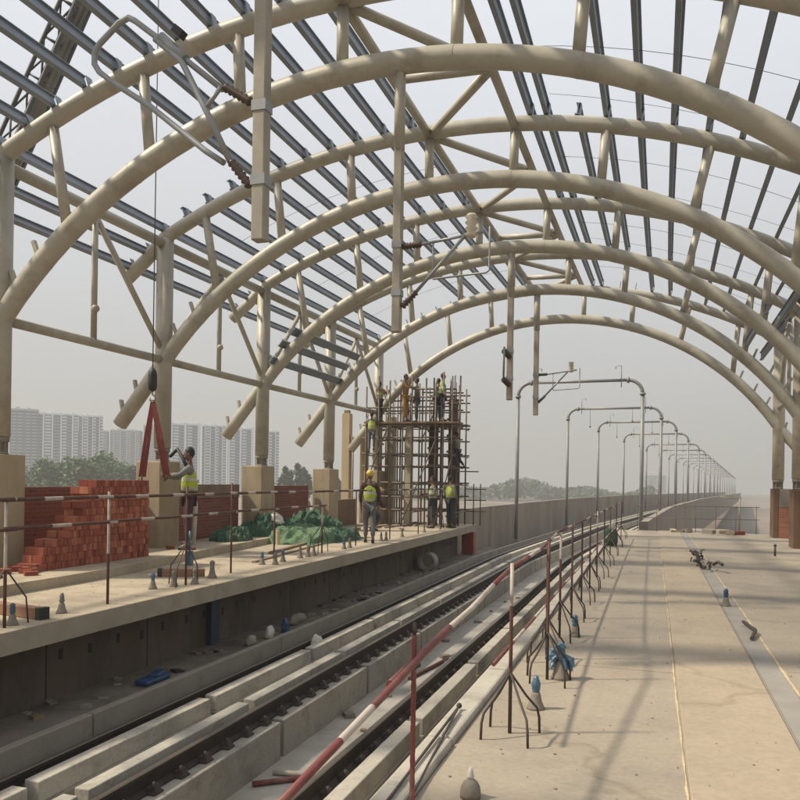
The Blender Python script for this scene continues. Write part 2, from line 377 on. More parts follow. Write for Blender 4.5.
# left platform
p = MB()
p.box(-10.6, -6.22, -8, 29.0, -.24, 0)
struct(p, 'platform_left', M['plat_l'], .01)
p = MB(); p.box(-6.222, -6.205, -8, 29.002, -.238, -.004); struct(p, 'platform_edge_face', M['conc_edge'])
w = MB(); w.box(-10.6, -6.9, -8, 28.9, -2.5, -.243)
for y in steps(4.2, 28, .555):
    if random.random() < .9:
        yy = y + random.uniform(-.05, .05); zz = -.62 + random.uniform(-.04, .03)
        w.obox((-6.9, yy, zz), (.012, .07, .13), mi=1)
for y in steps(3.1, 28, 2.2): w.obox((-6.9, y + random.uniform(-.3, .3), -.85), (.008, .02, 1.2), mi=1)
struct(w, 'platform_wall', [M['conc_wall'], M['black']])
# raised slab on the left platform
s = MB(); 
pts = [(-8.08, -6), (-8.08, 9.6), (-8.12, 11), (-8.45, 13.2), (-8.62, 15), (-8.9, 17.6), (-9.2, 19)]
for i in range(len(pts) - 1):
    (xa, ya), (xb, yb) = pts[i], pts[i + 1]
    s.hexa([(-10.2, ya, .002), (xa, ya, .002), (xb, yb, .002), (-10.2, yb, .002), (-10.2, ya, .14), (xa, ya, .14), (xb, yb, .14), (-10.2, yb, .14)])
bm_ = s; struct(s, 'raised_slab', M['plat_l'])
for (xa, ya, xb, yb, wd, h) in [(-7.6, 15.2, -8.3, 20, .1, .05), (-7.1, 13.5, -7.9, 20, .08, .03), (-8.2, 18.4, -8.9, 24, .12, .06)]:
    s = MB(); s.hexa([(xa - wd, ya, .001), (xa, ya, .001), (xb, yb, .001), (xb - wd, yb, .001), (xa - wd, ya, h), (xa, ya, h), (xb, yb, h), (xb - wd, yb, h)])
    tag(s.build('screed_batten', M['plank']), 'long timber screed batten on the left platform ' + ('nearest the tracks' if xa == -7.1 else 'nearest the green sheeting' if xa == -8.2 else 'between two other battens'), 'batten')
# trench floor between platform wall and kerb wall
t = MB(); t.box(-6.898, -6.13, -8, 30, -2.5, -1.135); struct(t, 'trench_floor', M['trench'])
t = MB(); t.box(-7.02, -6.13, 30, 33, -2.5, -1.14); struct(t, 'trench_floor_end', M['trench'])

# low kerb walls by the first rail, cast in lengths
for i, y in enumerate(steps(-2, 46, 4.8)[:-1]):
    k = MB(); fr = [pframe(yy, -2.385) for yy in steps(y + .012, y + 4.788, .8)]
    k.sweep([(-.055, -1.9), (.055, -1.9), (.055, -1.1), (-.055, -1.1)], fr)
    o = rebase(k.build('kerb_wall', M['conc'], None, .012), fr[0][0] + Vector((0, 0, -1.8)))
    tag(o, 'grey concrete kerb wall length between the left trench and the first rail', 'kerb wall', 'kerb wall lengths along the left trench')

# track plinths: block + raised guard; two per track
PER = 3.05; Y0 = -.3
# offsets from the track centre line
guards = [(-1.70, -1.53), (-1.155, -.995), (1.005, 1.175), (1.38, 1.53)]
bases = [(-2.10, -1.51), (-1.175, -.575), (.48, 1.19), (1.36, 2.3)]
plab = ['left track plinth block carrying the first rail with pale raised guard', 'left track plinth block carrying the rail with exposed clips', 'right track plinth block below the red and white barrier', 'right track plinth block tucked below the right platform edge']
for k in range(4):
    i = 0
    y = Y0
    while y < 96:
        ys_ = steps(y + .05, y + PER - .05, PER if y < 26 else PER / 3)
        b = MB(); b.sweep([(bases[k][0], -1.82), (bases[k][1], -1.82), (bases[k][1], -1.35), (bases[k][0], -1.35)], [pframe(v, 0) for v in ys_])
        loc = pframe(ys_[0], (bases[k][0] + bases[k][1]) / 2, -1.8)[0]
        t = thing('track_plinth', plab[k], 'track plinth', loc, 'track plinths, ' + plab[k])
        b.build('base_block', M['plinth'], t, .015)
        gb = MB(); gy = steps(y + .07, y + PER - .07, PER if y < 26 else PER / 3)
        gb.sweep([(guards[k][0], -1.352), (guards[k][1], -1.352), (guards[k][1], -1.155), (guards[k][0], -1.155)], [pframe(v, 0) for v in gy])
        gb.build('guard_upstand', M['kerb'], t, .012)
        y += PER
b = MB()
for k in range(4):
    b.sweep([(bases[k][0], -1.82), (bases[k][1], -1.82), (bases[k][1], -1.35), (bases[k][0], -1.35)], [pframe(v, 0) for v in steps(96.5, 400, 8)])
    b.sweep([(guards[k][0], -1.352), (guards[k][1], -1.352), (guards[k][1], -1.155), (guards[k][0], -1.155)], [pframe(v, 0) for v in steps(96.5, 400, 8)])
struct(b, 'far_track_bed', M['plinth'])

# rails with clips
RAIL = [(-.07, 0), (.07, 0), (.07, .016), (.014, .04), (.012, .145), (.034, .158), (.034, .192), (.022, .2), (-.022, .2), (-.034, .192), (-.034, .158), (-.012, .145), (-.014, .04), (-.07, .016)]
rmis = [0] * 14; rmis[6] = rmis[7] = rmis[8] = 1
roffs = [-1.875, -.805, .745, 1.815]
rlab = ['first rail from the left, dark rusty steel beside the kerb wall', 'second rail from the left, rusty steel with a row of clips on its pale plinth', 'third rail from the left, dark rusty steel below the red and white barrier', 'fourth rail, rusty steel hidden below the right platform edge']
for k, off in enumerate(roffs):
    rl = thing('rail', rlab[k], 'rail', pframe(2, off, -1.35)[0], 'rails of the two tracks')
    r = MB(); r.sweep(RAIL, [pframe(v, off, -1.346) for v in [0] + steps(4, 28, 12) + steps(30, 120, 3) + steps(130, 400, 15)], mis=rmis)
    r.build('rail_bar', [M['rail'], M['railtop']], rl)
    cm = None
    for i in range(100):
        y = 3.3 + i * .445
        P, sd, up = pframe(y, off, -1.348)
        if cm is None:
            c = MB(); c.box(-.15, .15, -.07, .07, 0, .02)
            for sx in (-1, 1):
                c.tube([(sx * .11, -.03, .02), (sx * .11, -.03, .115)], .016, 6); c.hexa([(sx * .05, -.05, .02), (sx * .15, -.05, .02), (sx * .15, .05, .02), (sx * .05, .05, .02), (sx * .085, -.03, .09), (sx * .12, -.03, .09), (sx * .12, .03, .09), (sx * .085, .03, .09)])
                c.obox((sx * .075, 0, .045), (.07, .09, .03)); c.ball((sx * .10, .01, .06), .022, 6, 4)
            cm = c.build('rail_fastener', M['clip'], None)
            o = cm
        else:
            o = cm.copy(); COL.objects.link(o)
        o.parent = rl; o.location = P - rl.location; o.rotation_euler.z = math.atan2(-sd.y * -1, sd.x) * 1.0

# parapets of the viaduct beyond the station
def parapet(off, y0, y1, label, top):
    b = MB(); ys_ = steps(y0, min(y1, 120), 3) + (steps(128, y1, 14) if y1 > 130 else [])
    b.sweep([(-.13, -2.9), (.13, -2.9), (.13, top), (-.13, top)], [pframe(v, off) for v in ys_])
    o = b.build('parapet_wall', M['conc_wall2']); rebase(o, pframe(y0, off, -2.5)[0]); return tag(o, label, 'parapet wall')
M['conc_wall2'] = mat('parapet_concrete', (.24, .205, .165), .9, .2, .7, .3, 30, dirt=(.11, .09, .07), dirt_amt=.7, dirt_scale=1.2, stretch=(1, 1, .25))
parapet(-3.55, 29.2, 420, 'long brown concrete parapet wall on the left side of the viaduct', .50)
parapet(3.35, 29.5, 420, 'long grey concrete parapet wall curving right along the viaduct', .26)

# ------------------------------------------------------------------ roof trusses
POSTS = [(-5.45, -5.13), (-3.85, -3.7), (-2.3, -2.24), (-.72, -.72), (.87, .85), (2.46, 2.38), (4.17, 3.88), (5.62, 5.45)]
UPL = [-6.4, -5.88, -5.37, -4.82, -4.29, -3.77, -3.25, -2.73, -2.2, -1.65, -1.1]
UPR = [1.13, 1.42, 1.96, 2.45, 3.0, 3.55, 4.1, 4.62, 5.17, 5.68, 6.2]
def chord_pts(n, fn, u0, u1, step=.3): return [TP(n, u, fn(u)) for u in steps(u0, u1, step)]
tord = {-1: 'behind the viewer', 0: 'just outside the top of the picture', 1: 'nearest of the five in view', 2: 'second of the five in view', 3: 'third of the five in view', 4: 'fourth of the five in view', 5: 'farthest of the five in view'}
for n in range(-1, 6):
    x, y, th = truss_frame(n)
    T = thing('roof_truss', 'cream tubular steel arch roof truss, ' + tord[n] + ', spanning both tracks', 'roof truss', (x, y, 4.0), 'arched roof trusses')
    b = MB()
    tailL = [TP(n, -7.43, 2.67), TP(n, -6.9, 3.33)]; tailR = [TP(n, 7.25, 2.85), TP(n, 7.75, 2.15)]
    b.tube(tailL + chord_pts(n, zbot, UL, 6.8) + tailR, .155, 14)
    for u in steps(-5.6, 5.6, 1.6): # weld rings
        q = TP(n, u, zbot(u)); q2 = TP(n, u + .03, zbot(u + .03)); b.tube([q, q2], .159, 14, caps=False)
    b.build('bottom_chord', M['cream'], T)
    b = MB(); b.tube([TP(n, -7.3, 5.74), TP(n, -6.85, 6.1)] + chord_pts(n, ztop, -6.38, 6.6) + [TP(n, 7.3, 5.75)], .135, 14)
    b.build('top_chord', M['cream'], T)
    for ut, ub in POSTS:
        b = MB(); b.tube([TP(n, ub, zbot(ub)), TP(n, ut, ztop(ut))], .082, 10); b.build('web_post', M['cream'], T)
    # purlin cleats
    for u in [-7.2, -6.82] + UPL + UPR + [6.65]:
        zt = ztop(u) if abs(u) < 6.6 else 6.5 - (abs(u) - 6.38) * .8
        sl = math.atan2(-(u + .2), RT)
        c = TP(n, u + .055, zt + .2)
        b = MB(); b.obox(c, (.014, .13, .24), Matrix.Rotation(-th, 3, 'Z') @ Matrix.Rotation(-sl * 1.0, 3, 'Y')); b.build('purlin_cleat', M['purlin'], T)
    for u in (-6.25, -5.95, -5.55, 5.55, 5.95, 6.3):
        a_ = math.atan2(u, zbot(u) - ZB); b = MB(); b.obox(TP(n, u + .25 * math.sin(a_), zbot(u) + .25 * math.cos(a_)), (.06, .06, .24), Matrix.Rotation(a_ * .5, 3, 'Y')); b.build('purlin_cleat', M['cream'], T)
    for u, z in ((-7.05, 3.36), (-7.38, 2.95), (7.0, 3.3), (7.4, 2.75)):
        b = MB(); b.obox(TP(n, u, z + .12), (.05, .09, .26), Matrix.Rotation(-th, 3, 'Z') @ Matrix.Rotation(R(-12 if u < 0 else 12), 3, 'Y')); b.build('purlin_cleat', M['cream'], T)

# columns on pedestals
def column(n, side):
    u = UL if side == 'left' else UR
    order = {1: 'nearest', 2: 'second', 3: 'third', 4: 'fourth', 5: 'fifth', 0: 'unseen front', -1: 'unseen rear'}[n] if side == 'left' else {5: 'farther of the two in view', 4: 'nearer of the two in view', 3: 'third from the far end', 2: 'fourth from the far end', 1: 'fifth from the far end', 0: 'sixth from the far end', -1: 'seventh from the far end'}[n]
    P = TP(n, u, 0); grp = side + ' row of roof columns'
    T = thing('steel_column', f'round cream steel column on the {side} platform, {order}', 'column', (P.x, P.y, 1.9), grp)
    zf = 1.9 if side == 'left' else 1.5
    T.location.z = zf
    b = MB(); b.tube([(P.x, P.y, zf + .28), (P.x, P.y, 6.5)], .172, 18); b.build('shaft', M['cream'] if side == 'left' else M['cream_wrap'], T)
    b = MB(); b.lathe((P.x, P.y, zf), [(.15, 0), (.15, .03), (.09, .05), (.09, .18), (.16, .2), (.16, .285)], 16)
    for k in range(6):
        a = k * math.pi / 3; b.obox((P.x + .11 * math.cos(a), P.y + .11 * math.sin(a), zf + .13), (.07, .014, .24), Matrix.Rotation(a, 3, 'Z'))
    b.build('bearing_foot', M['ped_grey'], T)
    if side == 'left':
        b = MB(); b.box(P.x - .38, P.x + .2, P.y - .35, P.y + .36, 0, 1.9)
        o = rebase(b.build('concrete_pedestal', M['pedestal'], None, .02), (P.x, P.y, 0))
        tag(o, f'tan concrete pedestal under the {order} left platform column', 'pedestal', 'left column pedestals')
    else:
        T2 = thing('concrete_pedestal', f'brown clad pedestal with brick facing, under right platform column {order}', 'pedestal', (P.x, P.y, 0), 'right column pedestals')
        b = MB(); b.box(P.x - .16, P.x + .46, P.y - .3, P.y + .4, 0, 1.5); b.box(P.x + .02, P.x + .46, P.y - .305, P.y - .295, .0, 1.48)
        b.build('pier', M['ped_dark'], T2, .01)
        b = MB(); b.box(P.x - .0, P.x + .46, P.y - .33, P.y - .308, .95, 1.5); b.build('head_band', M['ped_grey'], T2)
        b = MB(); b.box(P.x + .0, P.x + .46, P.y - .345, P.y - .309, 0, .945); b.build('brick_facing', M['brickwall2'], T2)
for n in range(-1, 6):
    column(n, 'left'); column(n, 'right')

# longitudinal side bracing per bay and side
for n in range(-1, 5):
    for side in ('left', 'right'):
        u = UL if side == 'left' else UR
        A, B = TP(n, u, 0), TP(n + 1, u, 0); mid = (A + B) / 2
        z = lambda P, h: Vector((P.x, P.y, h))
        T = thing('side_bracing', f'cream pipe bracing between {side} columns, bay {"before the nearest truss" if n < 1 else "between truss " + str(n) + " and truss " + str(n + 1) + " from the front"}', 'bracing', (mid.x, mid.y, 4.0), side + ' side bracing bays')
        if n == -1:
            T['label'] = f'cream pipe bracing between {side} columns in the bay behind the viewer'
        b = MB(); b.tube([z(A, 6.4), z(B, 6.4)], .10, 10); b.build('eave_pipe', M['cream'], T)
        b = MB(); b.tube([z(A, 4.0), z(B, 4.0)], .082, 10); b.build('tie_pipe', M['cream'], T)
        b = MB(); b.tube([z(mid, 4.0), z(mid, 6.4)], .055, 8); b.ball(z(mid, 4.62) + Vector((.03, 0, 0)), .075, 8, 6); b.build('hanger_post', M['cream'], T)
        for Q in (A, B):
            b = MB(); b.tube([z(Q, 4.12), z(mid, 6.3)], .058, 8); b.build('brace', M['cream'], T)

# ridge bracing per bay
for n in range(0, 5):
    A1, A2 = TP(n, -.72, 7.98), TP(n, .87, 7.95); B1, B2 = TP(n + 1, -.72, 7.98), TP(n + 1, .87, 7.95)
    m1, m2 = (A1 + B1) / 2, (A2 + B2) / 2
    T = thing('ridge_bracing', 'cream pipe ridge bracing at the crown between ' + (f'truss {n} and truss {n+1} from the front' if n else 'the nearest truss and one out of view'), 'bracing', (m1.x, m1.y, 7.9), 'ridge bracing bays')
    for a, c, r, nm in ((A1, B1, .075, 'ridge_pipe'), (A2, B2, .075, 'ridge_pipe'), (m1 + Vector((.0, 0, 0)), m2, .075, 'cross_pipe'), (A1, m2, .075, 'diagonal'), (B1, m2, .075, 'diagonal')):
        b = MB(); b.tube([a, c], r, 10); b.build(nm, M['cream'], T)

# purlins
IPR = [(-.04, 0), (.04, 0), (.04, .012), (.006, .014), (.006, .186), (.04, .188), (.04, .2), (-.04, .2), (-.04, .188), (-.006, .186), (-.006, .014), (-.04, .012)]
def purlin(n, u, z0, label, grp, ext=.08, n2=None):
    A, B = TP(n, u, z0), TP(n2 or n + 1, u, z0); dr = (B - A).normalized(); A = A - dr * ext; B = B + dr * ext
    sl = math.atan2((u + .2), RT) if abs(u) < 6.5 else math.copysign(R(36), u)
    sd = Vector((math.cos(sl), 0, -math.sin(sl))); up = Vector((math.sin(sl), 0, math.cos(sl)))
    b = MB(); b.prism(IPR, A, B, sd, up)
    o = rebase(b.build('purlin', M['purlin']), A); return tag(o, label, 'purlin', grp)
MISS = {(1, -4.82), (1, -5.37), (1, -5.88), (1, 1.96), (4, -4.82), (4, -5.37), (4, -4.29), (4, -3.77), (4, 1.96), (4, 2.45)}
bayname = {-1: 'behind the viewer', 0: 'in front of the nearest truss', 1: 'between truss one and two', 2: 'between truss two and three', 3: 'between truss three and four', 4: 'between truss four and five'}
for n in range(0, 5):
    for side, us in (('left', UPL), ('right', UPR)):
        for u in us:
            if (n, u) in MISS: continue
            purlin(n, u, ztop(u) + .135, f'grey steel purlin on the {side} roof slope {bayname[n]}', f'{side} slope purlins {bayname[n]}', ext=.08 if n else .0)
    for side, us in (('left', (-6.82, -7.2)), ('right', (6.65, 7.05))):
        for u in us:
            purlin(n, u, 6.5 - (abs(u) - 6.38) * .8 + .08, f'grey steel eave purlin outside the {side} columns {bayname[n]}', f'{side} eave purlins {bayname[n]}')
for u in (-6.4, -6.82):
    purlin(-1, u, 6.6, 'grey steel eave purlin on the left side behind the viewer', 'left eave purlins behind the viewer')
for k, (u, z) in enumerate(((-5.45, 5.22), (-5.8, 4.93), (-6.05, 4.52))):
    A, B = TP(3, u, z, -.3), TP(4, u, z, -.1); b = MB(); b.prism(IPR, A, B, Vector((.8, 0, -.6)), Vector((.6, 0, .8)))
    tag(rebase(b.build('purlin', M['purlin']), A), 'loose grey purlin resting across the lower chords of trusses three and four, ' + ('highest', 'middle', 'lowest')[k] + ' of three', 'purlin')
for k, (u, z) in enumerate(((5.5, 5.2), (5.85, 4.85), (6.1, 5.55), (6.35, 5.9))):
    A, B = TP(3, u, z, -.3), TP(4, u, z, -.1); b = MB(); b.prism(IPR, A, B, Vector((1, 0, 0)), Vector((0, 0, 1)))
    tag(rebase(b.build('purlin', M['purlin']), A), 'loose grey purlin stacked by the right column heads, ' + ('innermost', 'second', 'third', 'outermost')[k] + ' of four', 'purlin')
# sag rods across purlins at mid bay
for n in range(0, 5):
    for side, u0, u1 in (('left', -5.9, -1.1), ('right', 1.42, 6.2)):
        b = MB(); pts = [(TP(n, u, ztop(u) + .24) + TP(n + 1, u, ztop(u) + .24)) / 2 for u in steps(u0, u1, .54)]
        b.tube(pts, .0045, 5)
        tag(rebase(b.build('sag_rod', M['wire']), pts[0]), f'thin sag rod across the {side} purlins {bayname[n]}', 'sag rod')
# sagging cables across the right slope
for n in (2, 3, 4):
    b = MB(); pts = []
    for i in range(17):
        u = 1.5 + i * .32; pts.append(TP(n, u, ztop(u) + .40 - .10 * math.sin(math.pi * i / 16), -.25))
    b.tube(pts, .004, 5)
    tag(rebase(b.build('cable', M['wire']), pts[0]), 'thin dark cable draped along the right half of the ' + ORD[n-1] + ' arch truss in view', 'cable')

# ------------------------------------------------------------------ overhead line masts hanging from trusses
def mast(n, y, zb, w, label, box=True):
    ztp = zbot(.1)
    T = thing('drop_mast', label, 'drop mast', (-3.24, y, zb), 'drop masts hanging from the roof trusses')
    b = MB()
    b.box(-3.24 - w / 2, -3.24 + w / 2, y - w / 2, y + w / 2, zb, ztp - 1.0); b.build('lower_tube', M['mast'], T, .012)
    b = MB(); b.tube([(-3.24, y, ztp - 1.15), (-3.24, y, ztp + .02)], w * .62, 14); b.build('upper_sleeve', M['cream'], T)
    for z in (zb + .47, zb + 1.1):
        b = MB(); b.box(-3.24 - w / 2 - .008, -3.24 + w / 2 + .008, y - w / 2 - .008, y + w / 2 + .008, z, z + .09); b.build('clamp', M['galv'], T)
    if n == 0:
        b = MB(); b.tube([(-3.24, y, ztp - .3), (-3.24, y - .48, ztp + .05)], .06, 8); b.build('hanger_bracket', M['cream'], T)
    return T
mast(0, 6.15, 3.62, .118, 'wide grey drop mast nearest the viewer with a looped pipe arm on its left')
mast(1, 9.97, 3.53, .115, 'grey drop mast hanging from the nearest arch with an arm on its right')
mast(3, 18.57, 3.50, .135, 'grey drop mast hanging from the third arch, without a framed arm')
mast(4, 22.9, 3.50, .14, 'grey drop mast hanging from the fourth arch with a small framed arm')
def insulator(b, a, c, r=.045, k=6):
    a = Vector(a); c = Vector(c); d = c - a
    pts = []; rr = []
    for i in range(2 * k + 1):
        pts.append(a + d * i / (2 * k)); rr.append(r if i % 2 else r * .6)
    b.tube(pts, rr, 10)
# near mast: looped cantilever over the left track
T = thing('cantilever_arm', 'bent grey pipe cantilever loop on the left of the nearest drop mast', 'cantilever arm', (-3.32, 6.15, 4.1), 'cantilever arms of the drop masts')
b = MB(); b.tube([(-3.62, 6.15, 4.97), (-4.21, 6.17, 5.46), (-4.55, 6.18, 5.73), (-4.62, 6.18, 5.77), (-4.72, 6.18, 5.74), (-4.93, 6.18, 5.58), (-4.985, 6.18, 5.5), (-4.985, 6.18, 5.4), (-4.93, 6.18, 5.32), (-4.79, 6.18, 5.21), (-4.36, 6.17, 4.92), (-3.79, 6.16, 4.46), (-3.6, 6.15, 4.33)], .028, 10); b.build('loop_pipe', M['galv'], T)
b = MB(); b.tube([(-3.52, 6.12, 4.32), (-3.8, 6.12, 4.86), (-4.02, 6.12, 5.26), (-4.3, 6.13, 5.5)], .028, 10); b.build('stay_pipe', M['galv'], T)
b = MB(); b.tube([(-3.78, 6.12, 4.80), (-3.62, 6.12, 4.98)], .02, 8); b.build('link_bar', M['galv'], T)
b = MB(); b.tube([(-4.25, 6.15, 5.52), (-4.0, 6.15, 5.28)], .05, 10); b.build('clamp', M['galv'], T)
b = MB(); b.obox((-4.06, 6.14, 5.53), (.11, .08, .07), Matrix.Rotation(.7, 3, 'Y')); b.build('clamp_block', M['black'], T)
b = MB(); insulator(b, (-3.34, 6.15, 4.82), (-3.60, 6.15, 4.99)); b.build('insulator', M['insul'], T)
b = MB(); insulator(b, (-3.34, 6.15, 4.1), (-3.52, 6.13, 4.33)); b.build('insulator', M['insul'], T)
def small_arm(y, label, s=1.0, pale=True):
    T = thing('cantilever_arm', label, 'cantilever arm', (-3.17, y, 3.9), 'cantilever arms of the drop masts')
    b = MB(); insulator(b, (-3.17, y, 4.65), (-2.92, y, 4.66), .05); b.build('insulator', M['insul'], T)
    b = MB(); insulator(b, (-3.17, y, 3.86), (-2.98, y, 4.05), .05); b.build('insulator', M['insul'], T)
    b = MB(); b.tube([(-2.92, y, 4.66), (-2.1, y, 4.76)], .02, 8); b.build('top_tube', M['galv'], T)
    b = MB(); b.tube([(-2.98, y, 4.05), (-2.35, y, 4.72)], .024, 8); b.build('strut_tube', M['galv'], T)
    b = MB(); b.tube([(-2.76, y, 4.22), (-2.76, y, 4.68)], .012, 6); b.tube([(-2.76, y, 4.20), (-2.06, y, 4.24), (-2.02, y, 4.27), (-2.02, y, 4.82)], .014, 8); b.build('registration_frame', M['galv'], T)
    if pale:
        b = MB(); insulator(b, (-2.26, y, 4.70), (-2.26, y, 5.0), .085, 4); b.build('line_insulator', M['insul_pale'], T)
small_arm(9.97, 'grey pipe cantilever frame with a cream insulator on the second drop mast')
small_arm(22.9, 'small pipe cantilever frame on the farthest drop mast in front of the portals')
T = thing('cantilever_arm', 'short folded cantilever fittings on the third drop mast', 'cantilever arm', (-3.24, 18.4, 3.7), 'cantilever arms of the drop masts')
for z in (3.85, 4.5):
    b = MB(); insulator(b, (-3.24, 18.48, z), (-3.30, 18.1, z + .08), .07); b.build('insulator', M['insul'], T)
b = MB(); b.tube([(-3.3, 18.1, 3.93), (-3.2, 17.6, 4.58), (-3.3, 18.1, 4.58)], .024, 8); b.build('strut_tube', M['galv'], T)

# ------------------------------------------------------------------ overhead line portals along the viaduct
PY = [36.5, 50.0, 61.2, 75.2, 93.0, 106.5, 119.5] + [119.5 + 13.3 * i for i in range(1, 16)]
def portal(i, Y):
    P, sd, up = pframe(Y, 0); a = math.atan2(sd.y, sd.x)
    hw = 2.75; zt = 6.12; rc = .62; z0 = -1.4
    T = thing('overhead_line_portal', f'tall steel overhead line portal with rounded corners over both tracks, {ORD[i]} along the viaduct', 'line portal', (P.x, P.y, P.z + z0), 'overhead line portals along the viaduct')
    T.rotation_euler.z = a
    Lc = T.location.copy()
    n = 10 if i < 6 else 6
    def put(b, nm, m):
        b.v = [tuple(Vector(v) + Lc) for v in b.v]; return b.build(nm, m, T)
    H = zt - z0
    for s in (-1, 1):
        b = MB(); b.tube([(s * hw, 0, 0), (s * hw, 0, H - rc)], .085 if i < 8 else .075, n); put(b, 'pole', M['portal'])
        b = MB(); b.tube([(s * (hw - rc + rc * math.cos(t)), 0, H - rc + rc * math.sin(t)) for t in [j * math.pi / 12 for j in range(7)]], .08, n)
        for j, t in ((0, 0), (1, math.pi / 2)):
            c = Vector((s * (hw - rc + rc * math.cos(t)), 0, H - rc + rc * math.sin(t)))
            dv = Vector((0, 0, 1)) if j == 0 else Vector((1, 0, 0)); b.tube([c - dv * .05, c + dv * .05], .13, n)
        put(b, 'corner_bend', M['portal'])
    b = MB(); b.tube([(-hw + rc, 0, H), (hw - rc, 0, H)], .07, n); put(b, 'beam', M['portal'])
    if i < 8:
        for x, dr in ((1.85, -1), (-1.9, 1)):
            b = MB(); b.tube([(x, -.09, H - .32), (x, -.09, H + .62), (x + dr * .24, -.09, H + .62), (x + dr * .24, -.09, H + .5)], .022, 6); put(b, 'dropper_hook', M['galv'])
        if i >= 1:
            b = MB(); b.tube([(-1.4, 0, H), (-1.4, 0, H - 1.05)], .012, 5); b.ball((-1.4, 0, H - 1.1), .06, 6, 4); b.tube([(1.1, 0, H), (1.1, 0, H - .75)], .012, 5); b.ball((1.1, 0, H - .8), .06, 6, 4); put(b, 'hanging_line', M['wire'])
    if i < 6:
        for s in (-1, 1):
            b = MB(); b.box(s * hw - .16, s * hw + .16, -.16, .16, -.4, .35); put(b, 'footing', M['pedestal'] if s > 0 else M['conc'])
for i, Y in enumerate(PY): portal(i, Y)

# ------------------------------------------------------------------ low walls by the left columns
b = MB(); b.box(-10.22, -10.08, 6.5, 13.9, 0, 1.38)
tag(rebase(b.build('brick_wall', M['brickwall']), (-10.2, 10, 0)), 'low red brick wall behind the brick stack on the left platform', 'brick wall')
T = thing('brick_wall', 'low brick wall with a grey rendered top band behind the worker in the lime vest', 'brick wall', (-10.2, 16, 0))
b = MB(); b.box(-10.22, -10.08, 14.64, 18.2, 0, 1.1); b.build('brickwork', M['brickwall'], T)
b = MB(); b.box(-10.23, -10.06, 14.64, 18.2, 1.102, 1.42); b.build('rendered_band', M['plaster'], T)
b = MB(); b.box(-10.22, -10.08, 18.95, 22.5, 0, 1.38)
tag(rebase(b.build('brick_wall', M['brickwall']), (-10.2, 20.6, 0)), 'low red brick wall behind the green sheeting, between third and fourth pedestals', 'brick wall')
b = MB(); b.box(-10.2, -10.06, 23.24, 26.6, 0, .9)
tag(rebase(b.build('brick_wall', M['plaster']), (-10.2, 25, 0)), 'low brown wall stub past the fourth left pedestal', 'brick wall')

# ------------------------------------------------------------------ brick stack with stepped end
b = MB()
def top_at(y):
    st = [(9.85, .12), (10.08, .36), (10.34, .48), (10.52, .60), (10.70, .83), (10.88, 1.06), (11.06, 1.28), (12.42, 1.40)]
    for yy, h in st:
        if y < yy: return h
    return 1.40
zc, row = .142, 0
while zc < 1.55:
    h = .115
    yy = 9.72 + (0 if row % 2 else .04)
    while yy < 12.5:
        if zc + h <= .142 + top_at(yy):
            for xk, xx in enumerate((-8.84, -9.02)):
                first = not (zc + h <= .142 + top_at(yy - .12)) or yy < 9.85
                if True:
                    j = random.uniform(-.012, .012)
                    b.obox((xx + j, yy + random.uniform(-.005, .005), zc + h / 2), (.172, .074, h - .004), Matrix.Rotation(random.uniform(-.03, .03), 3, 'Z'))
        yy += .08
    zc += h; row += 1
for i in range(10):
    b.obox((-8.7 + random.uniform(-.7, .1), 9.55 + random.uniform(-.3, .3), .18), (.22, .105, .075), Matrix.Rotation(random.uniform(0, 3), 3, 'Z'))
b.box(-9.09, -8.78, 9.95, 12.42, .14, .16)
o = b.build('brick_stack', M['brick']); rebase(o, (-9.2, 11.2, .14)); tag(o, 'tall stack of loose red bricks with a stepped near end', 'brick stack')

# ------------------------------------------------------------------ mobile crane boom, hook and sling
T = thing('mobile_crane', 'dark lattice crane boom rising behind the left eave with a hook hanging by a cable', 'crane', (-22.5, 13.4, -9))
foot = Vector((-22.6, 13.6, -8.6)); tip = Vector((-9.06, 13.0, 14.2)); ax = (tip - foot); Lb = ax.length; ax.normalize()
sx = ax.cross(Vector((0, 1, 0))).normalized(); sy = sx.cross(ax).normalized()
b = MB(); nS = 34
for a_, c_ in ((-1, -1), (1, -1), (1, 1), (-1, 1)):
    b.tube([foot + sx * a_ * .34 + sy * c_ * .34, tip + sx * a_ * .16 + sy * c_ * .16], .045, 6)
for i in range(nS):
    t0, t1 = i / nS, (i + 1) / nS; w0, w1 = .34 - .18 * t0, .34 - .18 * t1
    p0, p1 = foot + ax * Lb * t0, foot + ax * Lb * t1; q = 1 if i % 2 else -1
    for d_, e_ in ((sx, sy), (sy, sx)):
        for s_ in (-1, 1):
            b.tube([p0 + d_ * s_ * w0 - e_ * q * w0, p1 + d_ * s_ * w1 + e_ * q * w1], .022, 5)
            b.tube([p0 + d_ * s_ * w0 - e_ * w0, p0 + d_ * s_ * w0 + e_ * w0], .02, 5)
b.build('boom', M['crane'], T)
b = MB(); b.hexa([foot + ax * Lb * .45 + sx * -.36 + sy * -.1, foot + ax * Lb * .45 + sx * -.02 + sy * -.1, foot + ax * Lb * .45 + sx * -.02 + sy * .1, foot + ax * Lb * .45 + sx * -.36 + sy * .1] + [foot + ax * Lb * .98 + sx * -.2 + sy * -.1, foot + ax * Lb * .98 + sx * -.01 + sy * -.1, foot + ax * Lb * .98 + sx * -.01 + sy * .1, foot + ax * Lb * .98 + sx * -.2 + sy * .1])
b.build('boom_walkway', M['craneplate'], T)
b = MB(); b.box(-24.8, -21.2, 12.2, 15.0, -8.2, -6.2); b.build('crane_body', M['craneplate'], T, .1)
for yy in (12.1, 14.5):
    b = MB(); b.box(-26, -20.5, yy, yy + .7, -9, -8.1); b.build('crawler_track', M['crane'], T, .15)
